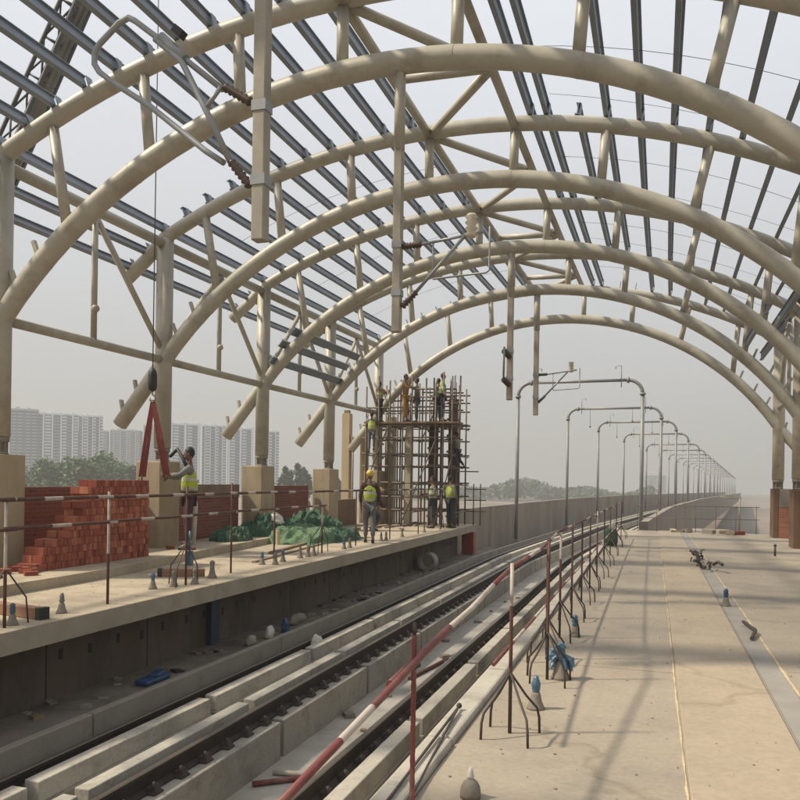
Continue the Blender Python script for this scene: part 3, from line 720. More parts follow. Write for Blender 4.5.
b = MB(); b.tube([tip, (-9.06, 13, 3.62)], .011, 5); b.build('hoist_cable', M['wire'], T)
b = MB(); b.tube([tip + ax * -6 + sx * -.5, foot + sx * -1.2 + Vector((0, 0, 1.5))], .015, 5); b.tube([tip + sx * -.3, foot + sx * -1.6 + Vector((0, 0, 3))], .015, 5); b.build('pendant_line', M['wire'], T)
b = MB(); b.lathe((-9.06, 13, 3.2), [(.03, 0), (.075, .04), (.085, .12), (.085, .3), (.07, .38), (.03, .44)], 10); b.build('hook_block', M['black'], T)
b = MB(); b.tube([(-9.06, 13, 3.22), (-9.06, 13, 3.14), (-9.0, 13, 3.10), (-8.99, 13, 3.04), (-9.05, 13, 3.0), (-9.11, 13, 3.03), (-9.115, 13, 3.08)], .018, 8); b.build('hook', M['mast'], T)
T = thing('lifting_sling', 'red webbing lifting sling hanging in an A shape from the crane hook', 'sling', (-9.06, 13, 1.5))
for k, (x1, y1, z1) in enumerate(((-9.27, 13.0, 1.58), (-8.76, 13.05, 1.6))):
    b = MB(); 
    for e in (-.03, .05):
        b.sweep([(-.028, -.006), (.028, -.006), (.028, .006), (-.028, .006)], [(Vector((-9.05 + e * .3, 13, 3.04)), Vector((1, .2, 0)), Vector((0, 1, 0))), (Vector((-9.05 + (x1 + 9.05) * .55 + e, 13, 2.3)), Vector((1, .3, 0)), Vector((0, 1, 0))), (Vector((x1 + e, y1, z1)), Vector((1, .5, 0)), Vector((0, 1, 0)))])
    b.build('sling_leg', M['sling'], T)
    b = MB(); b.tube([(x1, y1, z1 + .03), (x1 + .01, y1, z1 - .05), (x1 - .05, y1, z1 - .09), (x1 - .07, y1, z1 - .03)], .014, 6); b.build('end_hook', M['black'], T)

# ------------------------------------------------------------------ barrier of poles and red/white pipes
def banded(b, a, c, r, seq, n=8):
    """pipe painted in red and white lengths"""
    a, c = Vector(a), Vector(c); L_ = (c - a).length; pts = [a]; mi = []; s = 0; k = 0
    while s < L_ - 1e-3:
        s2 = min(L_, s + seq[k % len(seq)]); pts.append(a + (c - a) * s2 / L_); mi.append(k % 2); s = s2; k += 1
    b.tube(pts, r, n, mifn=lambda i: mi[i])
def left_pole(i, x, y, top, tripod, label):
    T = thing('barrier_post', label, 'barrier post', (x, y, 0), 'barrier posts on the left platform')
    b = MB(); b.tube([(x, y, 0), (x, y, top * .45), (x, y, top)], .017, 8, mifn=lambda k: 1 if (k == 1 and i in (0, 1, 5)) else 0); b.build('post', [M['rust'], M['white']], T)
    if tripod:
        for dx, dy in ((.0, .33), (.05, -.33), (-.3, .02)):
            b = MB(); b.tube([(x, y, .62), (x + dx * .9, y + dy * .9, .28), (x + dx, y + dy, 0)], .009, 6); b.build('leg', M['darkrod'], T)
LP = [(-6.40, 6.68, 1.34, True), (-6.45, 8.39, 1.40, False), (-6.55, 10.29, 1.46, True), (-6.71, 11.89, 1.5, False), (-6.78, 13.62, 1.36, False), (-6.78, 15.9, 1.35, True), (-6.8, 18.0, 1.33, False), (-6.7, 20.3, 1.2, False), (-6.64, 22.8, 1.2, False), (-6.62, 25.4, 1.2, True)]
for i, (x, y, tp, tr) in enumerate(LP):
    left_pole(i, x, y, tp, tr, f'slim barrier post at the left platform edge, {ORD[i]} from the viewer' + (', with splayed legs' if tr else ''))
LP2 = [(-6.3, 4.4, 1.34, 0)] + LP
for i in range(len(LP2) - 1):
    (x0, y0, a, _), (x1, y1, c, _) = LP2[i], LP2[i + 1]
    b = MB(); banded(b, (x0 + .03, y0 - .1, 1.33), (x1 + .03, y1 + .1, 1.335 - .01 * (i > 4)), .022, (.62, .3)); 
    tag(rebase(b.build('barrier_pipe', [M['rust'], M['white']]), (x0, y0, 1.33)), 'upper red white barrier pipe on the left platform, ' + ORD[i] + ' span from viewer', 'barrier pipe', 'upper barrier pipes on the left platform')
    if i < 6:
        b = MB(); banded(b, (x0 + .03, y0 - .05, 1.03), (x1 + .03, y1 + .12, 1.02), .02, (.7, .32))
        tag(rebase(b.build('barrier_pipe', [M['rust'], M['white']]), (x0, y0, 1.0)), 'lower red white barrier pipe on the left platform, ' + ORD[i] + ' span from viewer', 'barrier pipe', 'lower barrier pipes on the left platform')
# right side posts with splayed bent legs
def right_post(x, y, h, label, seed):
    rnd = random.Random(seed)
    T = thing('barrier_post', label, 'barrier post', (x, y, 0), 'barrier posts with bent legs on the right platform')
    b = MB(); b.tube([(x, y, 0), (x, y, .38), (x, y, h * .75), (x, y, h)], .012, 8, mifn=lambda k: (0, 1, 2 if seed in (1, 4, 8) else 1)[k]); b.build('post', [M['darkrod'], M['rust'], M['white']], T)
    for dx, dy in ((-.13, -.21), (-.15, .10), (.15, -.25), (.17, .05)):
        dx += rnd.uniform(-.02, .02); dy += rnd.uniform(-.03, .03)
        b = MB(); b.tube([(x, y, .385), (x + dx * .55, y + dy * .5, .24), (x + dx * .93, y + dy * .9, .16), (x + dx, y + dy, .10), (x + dx * 1.02, y + dy, 0)], .0085, 6); b.build('leg', M['darkrod'], T)
RP = [(-.85, 5.07), (-.80, 6.55), (-.90, 7.3), (-.90, 8.35), (-.9, 9.6), (-.9, 10.96), (-.9, 12.4), (-.9, 14.0), (-.9, 16.07), (-.9, 18.38), (-.88, 20.87), (-.88, 24.1)]
for i, (x, y) in enumerate(RP):
    right_post(x, y, 1.08 + (.04 if i % 3 == 1 else 0), f'barrier post on four bent legs at the right platform edge, {ORD[i]} from the viewer', i + 1)
T = thing('barrier_post', 'thick red ribbed bar standing upright at the near platform edge', 'barrier post', (-.95, 3.23, 0))
b = MB(); pts = [(-.95, 3.23, z) for z in steps(0, .95, .022)]; b.tube(pts, [.0118 if k % 2 else .0100 for k in range(len(pts))], 10); b.build('bar', M['red'], T)
b = MB(); b.tube([(-.95, 3.23, .95), (-.95, 3.23, 1.0)], .008, 6); b.build('tip', M['darkrod'], T)
b = MB(); b.tube([(-.97, 3.23, .81), (-.93, 3.23, .835)], .02, 8); b.tube([(-.99, 3.15, .80), (-.90, 3.42, .895)], .008, 6); b.build('coupler', M['darkrod'], T)
# upper pipe hung along the posts
PP = [(-.985, 3.02, .785), (-.93, 5.45, 1.0), (-.86, 6.6, 1.06), (-.93, 8.4, 1.09), (-.93, 11.0, 1.07), (-.93, 14.05, 1.06), (-.92, 18.4, 1.05), (-.9, 24.2, 1.04)]
segs = [(.86, .93), (.62, .4), (.8, .7), (.9, .8), (.9, .8), (.9, .8), (.9, .8)]
for i in range(len(PP) - 1):
    b = MB()
    if i == 0: 
        a, c = Vector(PP[0]), Vector(PP[1]); mid = a + (c - a) * .36
        b.tube([a, mid], .019, 12, 0); b.tube([mid, a + (c - a) * .55 + Vector((0, 0, -.012)), a + (c - a) * .78], .0155, 12, 1); b.tube([a + (c - a) * .78, c], .016, 12, 0)
    else: banded(b, PP[i], PP[i + 1], .0155 if i == 1 else .012, segs[i], 10)
    tag(rebase(b.build('barrier_pipe', [M['red' if i < 2 else 'rust'], M['white']]), PP[i]), 'upper red white barrier pipe by right platform edge, ' + ORD[i] + ' span from viewer', 'barrier pipe', 'upper barrier pipes by the right platform')
LW = [(-.90, 4.75, .50), (-.93, 8.4, .47), (-.93, 12.4, .47), (-.92, 18.4, .47), (-.9, 24.1, .47)]
for i in range(4):
    b = MB(); banded(b, LW[i], LW[i + 1], .0125, (.75, .5, .6, .7)); tag(rebase(b.build('barrier_pipe', [M['red'], M['white']]), LW[i]), 'lower red white barrier pipe by right platform edge, ' + ORD[i] + ' span from viewer', 'barrier pipe', 'lower barrier pipes by the right platform')
# thin long pole sloping down into the track
b = MB(); q0, q1 = Vector(((-0.99, 2.15, 0.69))), Vector(((-0.895, 3.37, 0.9))); dq = q1 - q0
b.tube([q0 - dq * .35, q0 + dq * .24, q0 + dq * .45, q1], .014, 10, mifn=lambda k: (0, 1, 0)[k])
tag(rebase(b.build('sloping_pole', [M['red'], M['white']]), tuple(q0)), 'red and white pole running from the upright red bar towards the viewer', 'pole')
b = MB(); b.tube([(-1.19, 3.5, .06), (-1.235, 5.28, .07)], .0085, 8); b.tube([(-1.10, 3.5, .02), (-1.225, 5.2, .075)], .0075, 8); b.ball((-1.235, 5.3, .075), .02, 8, 6)
tag(rebase(b.build('loose_rod', M['darkrod']), (-1.26, 4.5, .07)), 'dark loose rod with a knob end lying on the pale coping stones', 'rod')

# coping stones at right platform edge
y = 1.0
i = 0
while y < 28.2:
    L_ = 1.86; b = MB(); b.box(-1.30 + random.uniform(-.008, .008), -1.135, y + .012, y + L_ - .012, -.2, .045 + random.uniform(-.006, .006))
    tag(rebase(b.build('coping_stone', M['kerb'], None, .018), (-1.22, y, 0)), 'pale concrete coping stone along the right platform edge', 'coping stone', 'coping stones along the right platform')
    y += L_

# ------------------------------------------------------------------ wrapped anchor cones
def cone(x, y, s, col, label, grp, z=0, bag=False):
    s *= .78
    T = thing('anchor_cone', label, 'anchor cone', (x, y, z), grp)
    rnd = random.Random(int(x * 1000 + y * 77))
    b = MB(); b.lathe((x, y, z), [(.082 * s, 0), (.075 * s, .02 * s), (.052 * s, .07 * s), (.042 * s, .12 * s), (.034 * s, .145 * s)], 12); b.build('mortar_base', M['greycone'], T)
    b = MB(); pr = [(.03 * s, .14 * s)]
    for k in range(6): pr.append(((.034 + rnd.uniform(-.01, .014)) * s, (.15 + k * .022) * s))
    pr.append((.018 * s, .285 * s)); b.lathe((x, y, z), pr, 9); b.build('wrapped_bolt', M[col], T)
    if bag:
        b = MB()
        for k in range(9):
            a = rnd.uniform(0, 6.28); rr = rnd.uniform(.04, .10) * s
            p0 = Vector((x + rr * .3 * math.cos(a), y + rr * .3 * math.sin(a), z + .2 * s)); p1 = Vector((x + rr * math.cos(a) * 1.3, y + rr * math.sin(a) * 1.3, z + rnd.uniform(.01, .1)))
            q_ = (p0 + p1) / 2 + Vector((rnd.uniform(-.03, .03), rnd.uniform(-.03, .03), .02)); n_ = len(b.v); w_ = Vector((-math.sin(a), math.cos(a), 0)) * rnd.uniform(.012, .035)
            for pt, kk in ((p0, .5), (q_, 1.2), (p1, .8)):
                for e_ in (-1, 0, 1): b.v.append(tuple(pt + w_ * e_ * kk + Vector((0, 0, .012 * (1 - abs(e_)) + rnd.uniform(-.006, .006)))))
            for r_ in range(2):
                for e_ in range(2): b.face((n_ + r_ * 3 + e_, n_ + r_ * 3 + e_ + 1, n_ + r_ * 3 + e_ + 4, n_ + r_ * 3 + e_ + 3))
        b.build('loose_plastic', M['bluewrap'], T)
LC = [(-6.45, 6.84), (-6.5, 7.64), (-6.74, 9.75), (-6.64, 10.12), (-6.5, 10.45), (-6.64, 11.18), (-6.86, 13.3), (-6.64, 13.40), (-6.73, 13.9), (-6.74, 14.71), (-6.70, 15.0), (-6.68, 15.25), (-6.72, 17.04), (-6.72, 17.4), (-6.7, 19.6), (-6.7, 20.0), (-6.7, 21.4), (-6.68, 23.6)]
cols = ['bluewrap', 'shirtgrey', 'bluewrap', 'greycone', 'greycone', 'greycone']
for i, (x, y) in enumerate(LC):
    cone(x, y, 1.05 if i != 5 else 1.25, cols[i % 6], f'grey conical anchor stub on the left platform edge, {ORD[i]} from the viewer', 'anchor cones on the left platform')
RCN = [(-.77, 5.68, 1.05, False), (-.70, 6.62, 1.3, True), (-.80, 6.95, .8, True), (-.76, 8.5, 1.0, False), (.93, 11.35, 1.05, False)]
for i, (x, y, s, bg) in enumerate(RCN):
    cone(x, y, s, 'bluebag' if i == 4 else 'bluewrap', ['conical anchor stub with blue plastic wrap under the nearest bent-leg post', 'conical anchor stub with a torn blue bag under the second bent-leg post', 'small wrapped anchor stub beside the torn blue bag', 'wrapped anchor stub with blue plastic under the fourth bent-leg post', 'lone dark blue wrapped anchor cone beside the grey channel strip'][i], 'cat', bag=bg)
for o in COL.objects:
    if o.get('group') == 'cat': del o['group']
# cream rounded stub with white tip near the bottom edge
T = thing('anchor_cone', 'cream rounded anchor stub with a white tip at the bottom edge of view', 'anchor cone', (-.86, 3.97, 0))
b = MB(); b.lathe((-.86, 3.97, 0), [(.052, 0), (.054, .025), (.05, .055), (.036, .08), (.018, .095)], 14); b.build('mortar_base', M['greycone'], T)
b = MB(); b.lathe((-.86, 3.97, .092), [(.017, 0), (.018, .02), (.012, .045), (.006, .06)], 10); b.build('white_tip', M['whitebag'], T)

# timber pieces and loose things
def beam(x0, y0, x1, y1, w, h, m, nm, label, cat, z=0, end=None):
    T = thing(nm, label, cat, ((x0 + x1) / 2, (y0 + y1) / 2, z))
    a, c = Vector((x0, y0, z)), Vector((x1, y1, z)); dr = (c - a).normalized(); sd = Vector((dr.y, -dr.x, 0))
    b = MB(); b.prism([(-w / 2, 0), (w / 2, 0), (w / 2, h), (-w / 2, h)], a, c, sd, Vector((0, 0, 1))); b.build('beam', M[m], T, .006)
    if end:
        b = MB(); b.prism([(-w / 2 - .006, -.002), (w / 2 + .006, -.002), (w / 2 + .006, h + .006), (-w / 2 - .006, h + .006)], c - dr * .06, c + dr * .01, sd, Vector((0, 0, 1))); b.build('end_cap', M['black'], T)
beam(-7.6, 7.45, -6.38, 7.22, .12, .125, 'wood', 'timber_beam', 'brown timber beam with a black end lying at the left platform edge', 'timber beam', .003, True)
beam(-6.85, 11.3, -7.5, 11.0, .11, .12, 'wood', 'timber_beam', 'brown timber beam with a black end behind the third left barrier post', 'timber beam', .003, True)
beam(-8.6, 17.4, -8.55, 17.45, .1, .34, 'woodpale', 'timber_stub', 'short pale timber stub standing near the green sheeting', 'timber stub', .0)
for i in range(11):
    x, y = random.uniform(-9.6, -8.2), random.uniform(8.3, 9.5)
    if i > 8: x, y = random.uniform(-9.7, -8.4), random.uniform(13.6, 16.5)
    b = MB(); s_ = random.uniform(.06, .13); b.obox((x, y, (.14 if x < -8.2 else .0) + s_ * .28), (s_ * 1.8, s_, s_ * .6), Matrix.Rotation(random.uniform(0, 3), 3, 'Z'))
    tag(rebase(b.build('broken_brick', M['brick']), (x, y, .14)), 'broken brick piece lying loose on the left platform', 'brick', 'loose broken bricks')
# blue leaning post, sacks and debris along the trench
b = MB(); b.box(-8.0, -7.9, 12.55, 12.65, 0, .26); b.tube([(-7.95, 12.6, .26), (-7.95, 12.6, .62)], .02, 6)
tag(rebase(b.build('blue_canister', M['bluewrap']), (-7.95, 12.6, 0)), 'small blue canister with a thin spout by the brick stack', 'canister')
def lump(x, y, z, sx_, sy_, sz_, m, nm, label, cat, seed=1, rz=0):
    rnd = random.Random(seed); bm = bmesh.new(); bmesh.ops.create_icosphere(bm, subdivisions=3, radius=1)
    from mathutils import noise
    for v in bm.verts:
        k = 1 + .28 * noise.noise(v.co * 1.7 + Vector((seed * 3.1, 0, 0))) + .12 * noise.noise(v.co * 5 + Vector((0, seed, 0)))
        v.co = Vector((v.co.x * sx_ * k, v.co.y * sy_ * k, max(0, v.co.z * k + .55) * sz_ / 1.55))
    me = bpy.data.meshes.new(nm); bm.to_mesh(me); bm.free(); me.materials.append(M[m])
    for p_ in me.polygons: p_.use_smooth = True
    o = bpy.data.objects.new(nm, me); COL.objects.link(o); o.location = (x, y, z); o.rotation_euler.z = rz
    return tag(o, label, cat)
lump(-5.42, 12.55, -1.345, .10, .13, .3, 'whitebag', 'sack', 'white sack standing between the rails of the left track', 'sack', 3)
lump(-6.18, 12.9, -1.135, .06, .09, .26, 'bluebag', 'sack', 'dark blue sack by the kerb wall in the left trench', 'sack', 5)
lump(-6.2, 12.35, -1.135, .06, .11, .22, 'whitebag', 'sack', 'pale crumpled sack beside the dark blue sack', 'sack', 6)
lump(-6.24, 11.75, -1.135, .07, .13, .17, 'conc', 'sack', 'pale spotted sack lying nearest the viewer in the left trench', 'sack', 8)
lump(-6.35, 13.8, -1.135, .09, .3, .2, 'greycone', 'rubble_heap', 'grey rubble heap past the sacks in the left trench', 'rubble', 9)
b = MB(); b.obox((-6.3, 9.15, -1.09), (.2, .55, .06), Matrix.Rotation(.08, 3, 'Y')); b.obox((-6.34, 9.3, -1.05), (.14, .3, .04), Matrix.Rotation(.3, 3, 'Z'))
tag(rebase(b.build('blue_sheet', M['bluebag'], None, .03), (-6.4, 9, -1.42)), 'folded blue sheet lying in the left trench by the kerb wall', 'sheet')
b = MB(); b.box(-6.89, -6.80, 11.45, 11.7, -1.13, -.28)
tag(rebase(b.build('leaning_board', mat('navy_panel', (.03, .04, .075), .6, .2, 4, .1)), (-6.83, 11.6, -1.42)), 'dark blue panel leaning on the wall under the left platform', 'panel')
for i in range(70):
    x, y = random.uniform(-6.86, -6.2), random.uniform(7.2, 24)
    b = MB(); s_ = random.uniform(.03, .09); b.obox((x, y, -1.135 + s_ * .22), (s_ * random.uniform(.8, 2.5), s_ * random.uniform(1, 3), s_ * .5), Matrix.Rotation(random.uniform(0, 3), 3, 'Z') @ Matrix.Rotation(random.uniform(-.2, .2), 3, 'X'))
    tag(rebase(b.build('debris_piece', M[random.choice(['greycone', 'plank', 'conc', 'plank', 'trench', 'black', 'ped_grey'])]), (x, y, -1.135)), 'small piece of building debris lying in the left trench', 'debris', 'debris in the left trench')
# ring / drum
b = MB(); pts = []
ring = MB(); c0, c1 = Vector((-6.5, 23.2, -.86)), Vector((-6.5, 23.75, -.86))
n = 20; prof = [(.27, 0), (.27, .45), (.235, .45), (.235, 0)]
for r_, l_ in prof:
    for j in range(n):
        a = 2 * math.pi * j / n; ring.v.append((c0.x + r_ * math.cos(a), c0.y + l_, c0.z + r_ * math.sin(a)))
for i in range(4):
    for j in range(n):
        i2, j2 = (i + 1) % 4, (j + 1) % n; ring.face((i * n + j, i * n + j2, i2 * n + j2, i2 * n + j), 0, i in (0, 2))
tag(rebase(ring.build('pipe_ring', M['conc']), (-6.5, 23.4, -1.135)), 'open concrete pipe ring lying on its side in the left trench', 'pipe ring')
b = MB(); b.box(-6.75, -6.3, 28.95, 29.35, -1.1, -.28); 
tag(rebase(b.build('red_box', mat('red_box_paint', (.28, .05, .035), .6, .25, 5, .1), None, .02), (-6.5, 29.1, -1.1)), 'red box hanging at the far end of the left platform', 'box')
# small clutter between the tracks and white pipes
for (x0, y0, x1, y1, m_, lb) in [(-4.15, 7.9, -3.3, 8.6, 'red', 'red pipe offcut lying across the floor between the tracks'), (-4.1, 8.3, -3.2, 8.45, 'white', 'white pipe offcut lying across the floor between the tracks'), (-3.9, 13, -3.4, 16.5, 'rust', 'rusty pipe lying lengthwise between the tracks')]:
    b = MB(); b.tube([(x0, y0, -1.765), (x1, y1, -1.765)], .032, 8); tag(rebase(b.build('pipe_offcut', M[m_]), (x0, y0, -1.79)), lb, 'pipe')
for i in range(22):
    x, y = random.uniform(-4.15, -3.3), random.uniform(6.5, 24)
    b = MB(); s_ = random.uniform(.03, .1); b.obox((x, y, -1.79 + s_ * .25), (s_ * 1.5, s_ * 2, s_ * .6), Matrix.Rotation(random.uniform(0, 3), 3, 'Z'))
    tag(rebase(b.build('debris_piece', M[random.choice(['greycone', 'woodpale', 'conc', 'plank'])]), (x, y, -1.8)), 'small piece of building debris lying between the tracks', 'debris', 'debris between the tracks')
lump(-1.02, 21.3, .0, .16, .3, .55, 'tarp', 'green_sack', 'green sack heap by the far posts of the right platform edge', 'sack', 15)
lump(-.98, 21.0, .42, .08, .1, .22, 'whitebag', 'white_sack', 'white bag on top of the green sack heap', 'sack', 16)
# grey block on the track side near the posts
b = MB(); b.box(-1.9, -1.68, 7.4, 7.9, -1.35, -.75); tag(rebase(b.build('concrete_block', M['conc'], None, .015), (-1.8, 7.6, -1.35)), 'grey concrete block standing on the right track beside the barrier', 'block')
# scrap pile in channel
T = thing('scrap_pile', 'pile of twisted dark scrap metal lying in the grey channel strip', 'scrap pile', (.95, 17, 0))
for i in range(22):
    b = MB(); p0 = Vector((.95 + random.uniform(-.16, .16), random.uniform(15.4, 18.6), random.uniform(.03, .25))); p0.z *= .6; p1 = p0 + Vector((random.uniform(-.14, .14), random.uniform(-.5, .5), random.uniform(-.1, .12))); p1.z = max(.02, p1.z)
    b.tube([p0, (p0 + p1) / 2 + Vector((0, 0, .05)), p1], random.uniform(.012, .03), 6); b.build('scrap_bar', M[random.choice(['darkrod', 'darkrod', 'ped_grey'])], T)
b = MB(); b.tube([(.98, 8.9, .03), (1.06, 9.3, .05), (1.0, 9.9, .04)], .02, 6); tag(rebase(b.build('offcut', M['darkrod']), (1, 9.3, 0)), 'small dark metal offcut beside the yellow mortar line', 'offcut')
b = MB(); b.tube([(2.65, 19.9, 0), (2.65, 19.9, .22)], .025, 6); b.ball((2.65, 19.9, .24), .035, 6, 4); tag(rebase(b.build('peg', M['darkrod']), (2.65, 19.9, 0)), 'small dark peg standing on the right platform before the far railing', 'peg')

for i in range(12):
    x, y = random.uniform(.2, 3.4), random.uniform(27.6, 28.2); b = MB(); s_ = random.uniform(.05, .16)
    b.obox((x, y, s_ * .4), (s_ * random.uniform(1, 3), s_ * random.uniform(.8, 2), s_ * .9), Matrix.Rotation(random.uniform(0, 3), 3, 'Z') @ Matrix.Rotation(random.uniform(-.4, .4), 3, 'X'))
    tag(rebase(b.build('rubble_piece', M[random.choice(['ped_grey', 'plank', 'conc', 'woodpale', 'brick'])]), (x, y, 0)), 'rubble piece lying along the far end of the right platform', 'rubble', 'rubble at the far end of the right platform')
gr = MB()
for i in range(1300):
    if i % 3: x, y, z = random.uniform(-1.05, 3.6), 2.6 + 24 * random.random() ** 1.6, .0
    else: x, y, z = random.uniform(-8.0, -6.3), random.uniform(5, 27), .0
    if .2 < x < .87: z = .016
    s_ = random.choice([.003, .004, .004, .005, .006, .009]); gr.obox((x, y, z + s_ * .3), (s_ * random.uniform(1, 2.2), s_ * random.uniform(.8, 1.6), s_ * .7), Matrix.Rotation(random.uniform(0, 3), 3, 'Z'))
tag(gr.build('grit', M['greycone']), 'fine grit and concrete crumbs scattered over both platforms', 'grit', kind='stuff')
# railing at the far end of the right platform
T = thing('end_railing', 'thin rusty pipe railing closing the far end of the right platform', 'railing', (1.5, 28.3, 0))
for x in steps(-.5, 3.2, .62):
    b = MB(); b.tube([(x, 28.3, 0), (x, 28.3, .92)], .011, 6); b.build('post', M['scaf'], T)
for z in (.45, .86):
    b = MB(); b.tube([(-.55, 28.28, z), (3.3, 28.28, z + .02)], .011, 6); b.build('rail', M['scaf'], T)
b = MB(); b.tube([(2.1, 28.4, 1.2), (2.75, 28.4, 1.15)], .02, 6); b.tube([(2.7, 28.4, 0), (2.7, 28.4, 1.16)], .03, 6); b.build('gate_post', M['mast'], T)
b = MB(); b.box(1.3, 2.6, 28.65, 31.5, -3.2, -.03); tag(rebase(b.build('unfinished_wall', M['conc_wall2'], None, .02), (2.3, 31, -3.2)), 'tan unfinished concrete wall beyond the far railing', 'wall')

# ------------------------------------------------------------------ green sheeting
def tarp(x, y, sx_, sy_, h, m, label, seed, hollow=False):
    from mathutils import noise
    n = 56; mb = MB()
    for i in range(n + 1):
        for j in range(n + 1):
            a, c = i / n * 2 - 1, j / n * 2 - 1
            rr = math.sqrt(a * a + c * c) ; e = max(0, 1 - rr ** 2.2)
            P = Vector((a * 2.1, c * 2.1, seed * 4.7))
            hh = .62 * h * (e ** .5) * (.7 + .5 * noise.noise(P * 1.1)) + (.22 * h * (1 - abs(noise.noise(P * 1.9)) * 2.0) + .09 * h * (1 - abs(noise.noise(P * 4.6)) * 2.) + .02 * h * noise.noise(P * 11)) * min(1, e * 5)
            k = 1 + .15 * noise.noise(P * 1.3 + Vector((5, 0, 0)))
            mb.v.append((x + a * sx_ * k, y + c * sy_ * k, .006 + max(0, hh)))
    for i in range(n):
        for j in range(n):
            q = i * (n + 1) + j; mb.face((q, q + n + 1, q + n + 2, q + 1), 0, True)
    o = mb.build('green_sheet', M[m]); rebase(o, (x, y, 0)); return tag(o, label, 'green sheet')
tarp(-9.3, 16.5, .45, .62, .62, 'tarp', 'dark green net hump left of the main green heap', 2)
tarp(-8.55, 18.9, .95, 1.35, .55, 'tarp2', 'pale green crumpled sheet at the front of the green heap', 3)
tarp(-8.9, 20.2, .85, 1.0, .95, 'tarp', 'tall dark green net mound at the back of the green heap', 4)
tarp(-9.5, 18.5, .6, 1.0, .85, 'tarp', 'green net mound against the brick wall behind the pale sheet', 5)
tarp(-8.0, 19.6, .6, 1.2, .42, 'tarp', 'low green net spread on the platform side of the heap', 6)
lump(-9.2, 18.5, .42, .24, .18, .30, 'whitebag', 'sack', 'white sack resting on top of the green sheeting heap', 'sack', 12)

# hose-like wrapped pipe at the second column
b = MB(); b.tube([(-9.35, 14.05, 2.0), (-9.15, 14.0, 2.15), (-8.98, 13.95, 1.95), (-8.85, 13.9, 1.75)], .035, 8); 
tag(rebase(b.build('hose', M['black']), (-9.2, 14, 1.9)), 'black hose curling from the second left column towards the worker', 'hose')
b = MB(); b.tube([(-9.0, 14.4, .2), (-8.96, 14.4, 1.0), (-8.98, 14.4, 1.12), (-9.08, 14.4, 1.14)], .045, 8); b.tube([(-8.98, 14.4, .25), (-9.3, 14.4, .22)], .045, 8)
tag(rebase(b.build('bent_pipe', M['whitebag']), (-9.0, 14.4, .14)), 'pale bent pipe standing beside the second left pedestal', 'pipe')

# ------------------------------------------------------------------ scaffold, shutters and posts at far end of the left platform
T = thing('scaffold', 'tall tube scaffold around the unfinished columns at the far end of the left platform', 'scaffold', (-8.0, 28.4, 0))
XS = [-9.67, -9.16, -8.75, -8.31, -7.95, -7.5, -7.13, -6.85, -6.53]; YS = [26.4, 27.5, 28.6]; ZS = [.55, 1.04, 1.5, 2.07, 2.5, 3.05, 3.5, 4.1, 4.45, 4.72]
for yi, yv in enumerate(YS):
    for xi, xv in enumerate(XS):
        top = 4.85 + ((xi * 37 + yi * 53) % 10) * .05
        dx = random.uniform(-.03, .03)
        b = MB(); b.tube([(xv + dx, yv, 0), (xv + dx + random.uniform(-.02, .02), yv, top)], .03, 6); b.build('standard', M['scaf'], T)
    for zi, zv in enumerate(ZS):
        x0, x1 = XS[0] - .12, XS[-1] + .1
        if zi >= 8: x0 = XS[random.choice([0, 2, 4])]
        b = MB(); b.tube([(x0, yv + .03, zv + random.uniform(-.02, .02)), (x1, yv + .03, zv + random.uniform(-.03, .03))], .03, 6); b.build('ledger', M['scaf'], T)
for xv in XS[::2]:
    for zv in ZS[:-2:2]:
        b = MB(); b.tube([(xv + .04, YS[0] - .1, zv - .05), (xv + .04, YS[-1] + .1, zv - .05)], .025, 6); b.build('transom', M['scaf'], T)
for (xa, za, xb, zb_, yv) in [(-8.3, .1, -7.1, 3.0, 26.35), (-7.1, .1, -6.5, 2.5, 26.35), (-9.6, 1.5, -8.8, 3.5, 26.35), (-8.3, 3.0, -7.5, 4.7, 28.6)]:
    b = MB(); b.tube([(xa, yv, za), (xb, yv, zb_)], .024, 6); b.build('brace', M['scaf'], T)
for k, (y0, y1, z_) in enumerate(((26.3, 26.7, 3.55), (26.75, 27.2, 3.56), (27.9, 28.4, 3.55))):
    b = MB(); b.box(-9.7, -6.35, y0, y1, z_, z_ + .06); b.build('deck_plank', M['plank'], T)
b = MB(); b.box(-6.5, -5.75, 26.9, 27.1, 1.9, 1.94); b.build('deck_plank', M['plank'], T)
for xv in (-6.2, -5.95):
    b = MB(); b.tube([(xv, 28.4, 0), (xv, 28.4, 1.5)], .022, 6); b.build('standard', M['scaf'], T)
for zv in (.5, .9, 1.3):
    b = MB(); b.tube([(-6.55, 28.42, zv), (-5.75, 28.42, zv)], .02, 6); b.build('ledger', M['scaf'], T)
def shutter(x, y, w, h, m, label, nm='column_shutter'):
    T = thing(nm, label, 'column', (x, y, 0))
    b = MB(); b.box(x - w / 2, x + w / 2, y - w / 2, y + w / 2, 0, h); b.build('shaft', M[m], T, .01)
    b = MB()
    for k in range(8):
        a = k * math.pi / 4; hh = h + .35 + (k * 7 % 5) * .12
        b.tube([(x + w * .36 * math.cos(a), y + w * .36 * math.sin(a), h - .05), (x + w * .38 * math.cos(a), y + w * .38 * math.sin(a), hh)], .012, 5)
    b.build('starter_bars', M['rust'], T)
    if m == 'form_dark':
        for z in steps(.3, h - .2, .55):
            b = MB(); b.box(x - w / 2 - .05, x + w / 2 + .05, y - w / 2 - .05, y + w / 2 + .05, z, z + .07); b.build('yoke', M['scaf'], T)
shutter(-9.2, 27.9, .30, 3.9, 'form_beige', 'pale beige concrete column, leftmost inside the scaffold', 'concrete_column')
shutter(-8.42, 27.6, .24, 3.75, 'form_beige', 'slim beige concrete column near the middle of the scaffold', 'concrete_column')
shutter(-7.45, 27.4, .27, 3.5, 'form_dark', 'dark brown column shutter near the middle right of the scaffold')
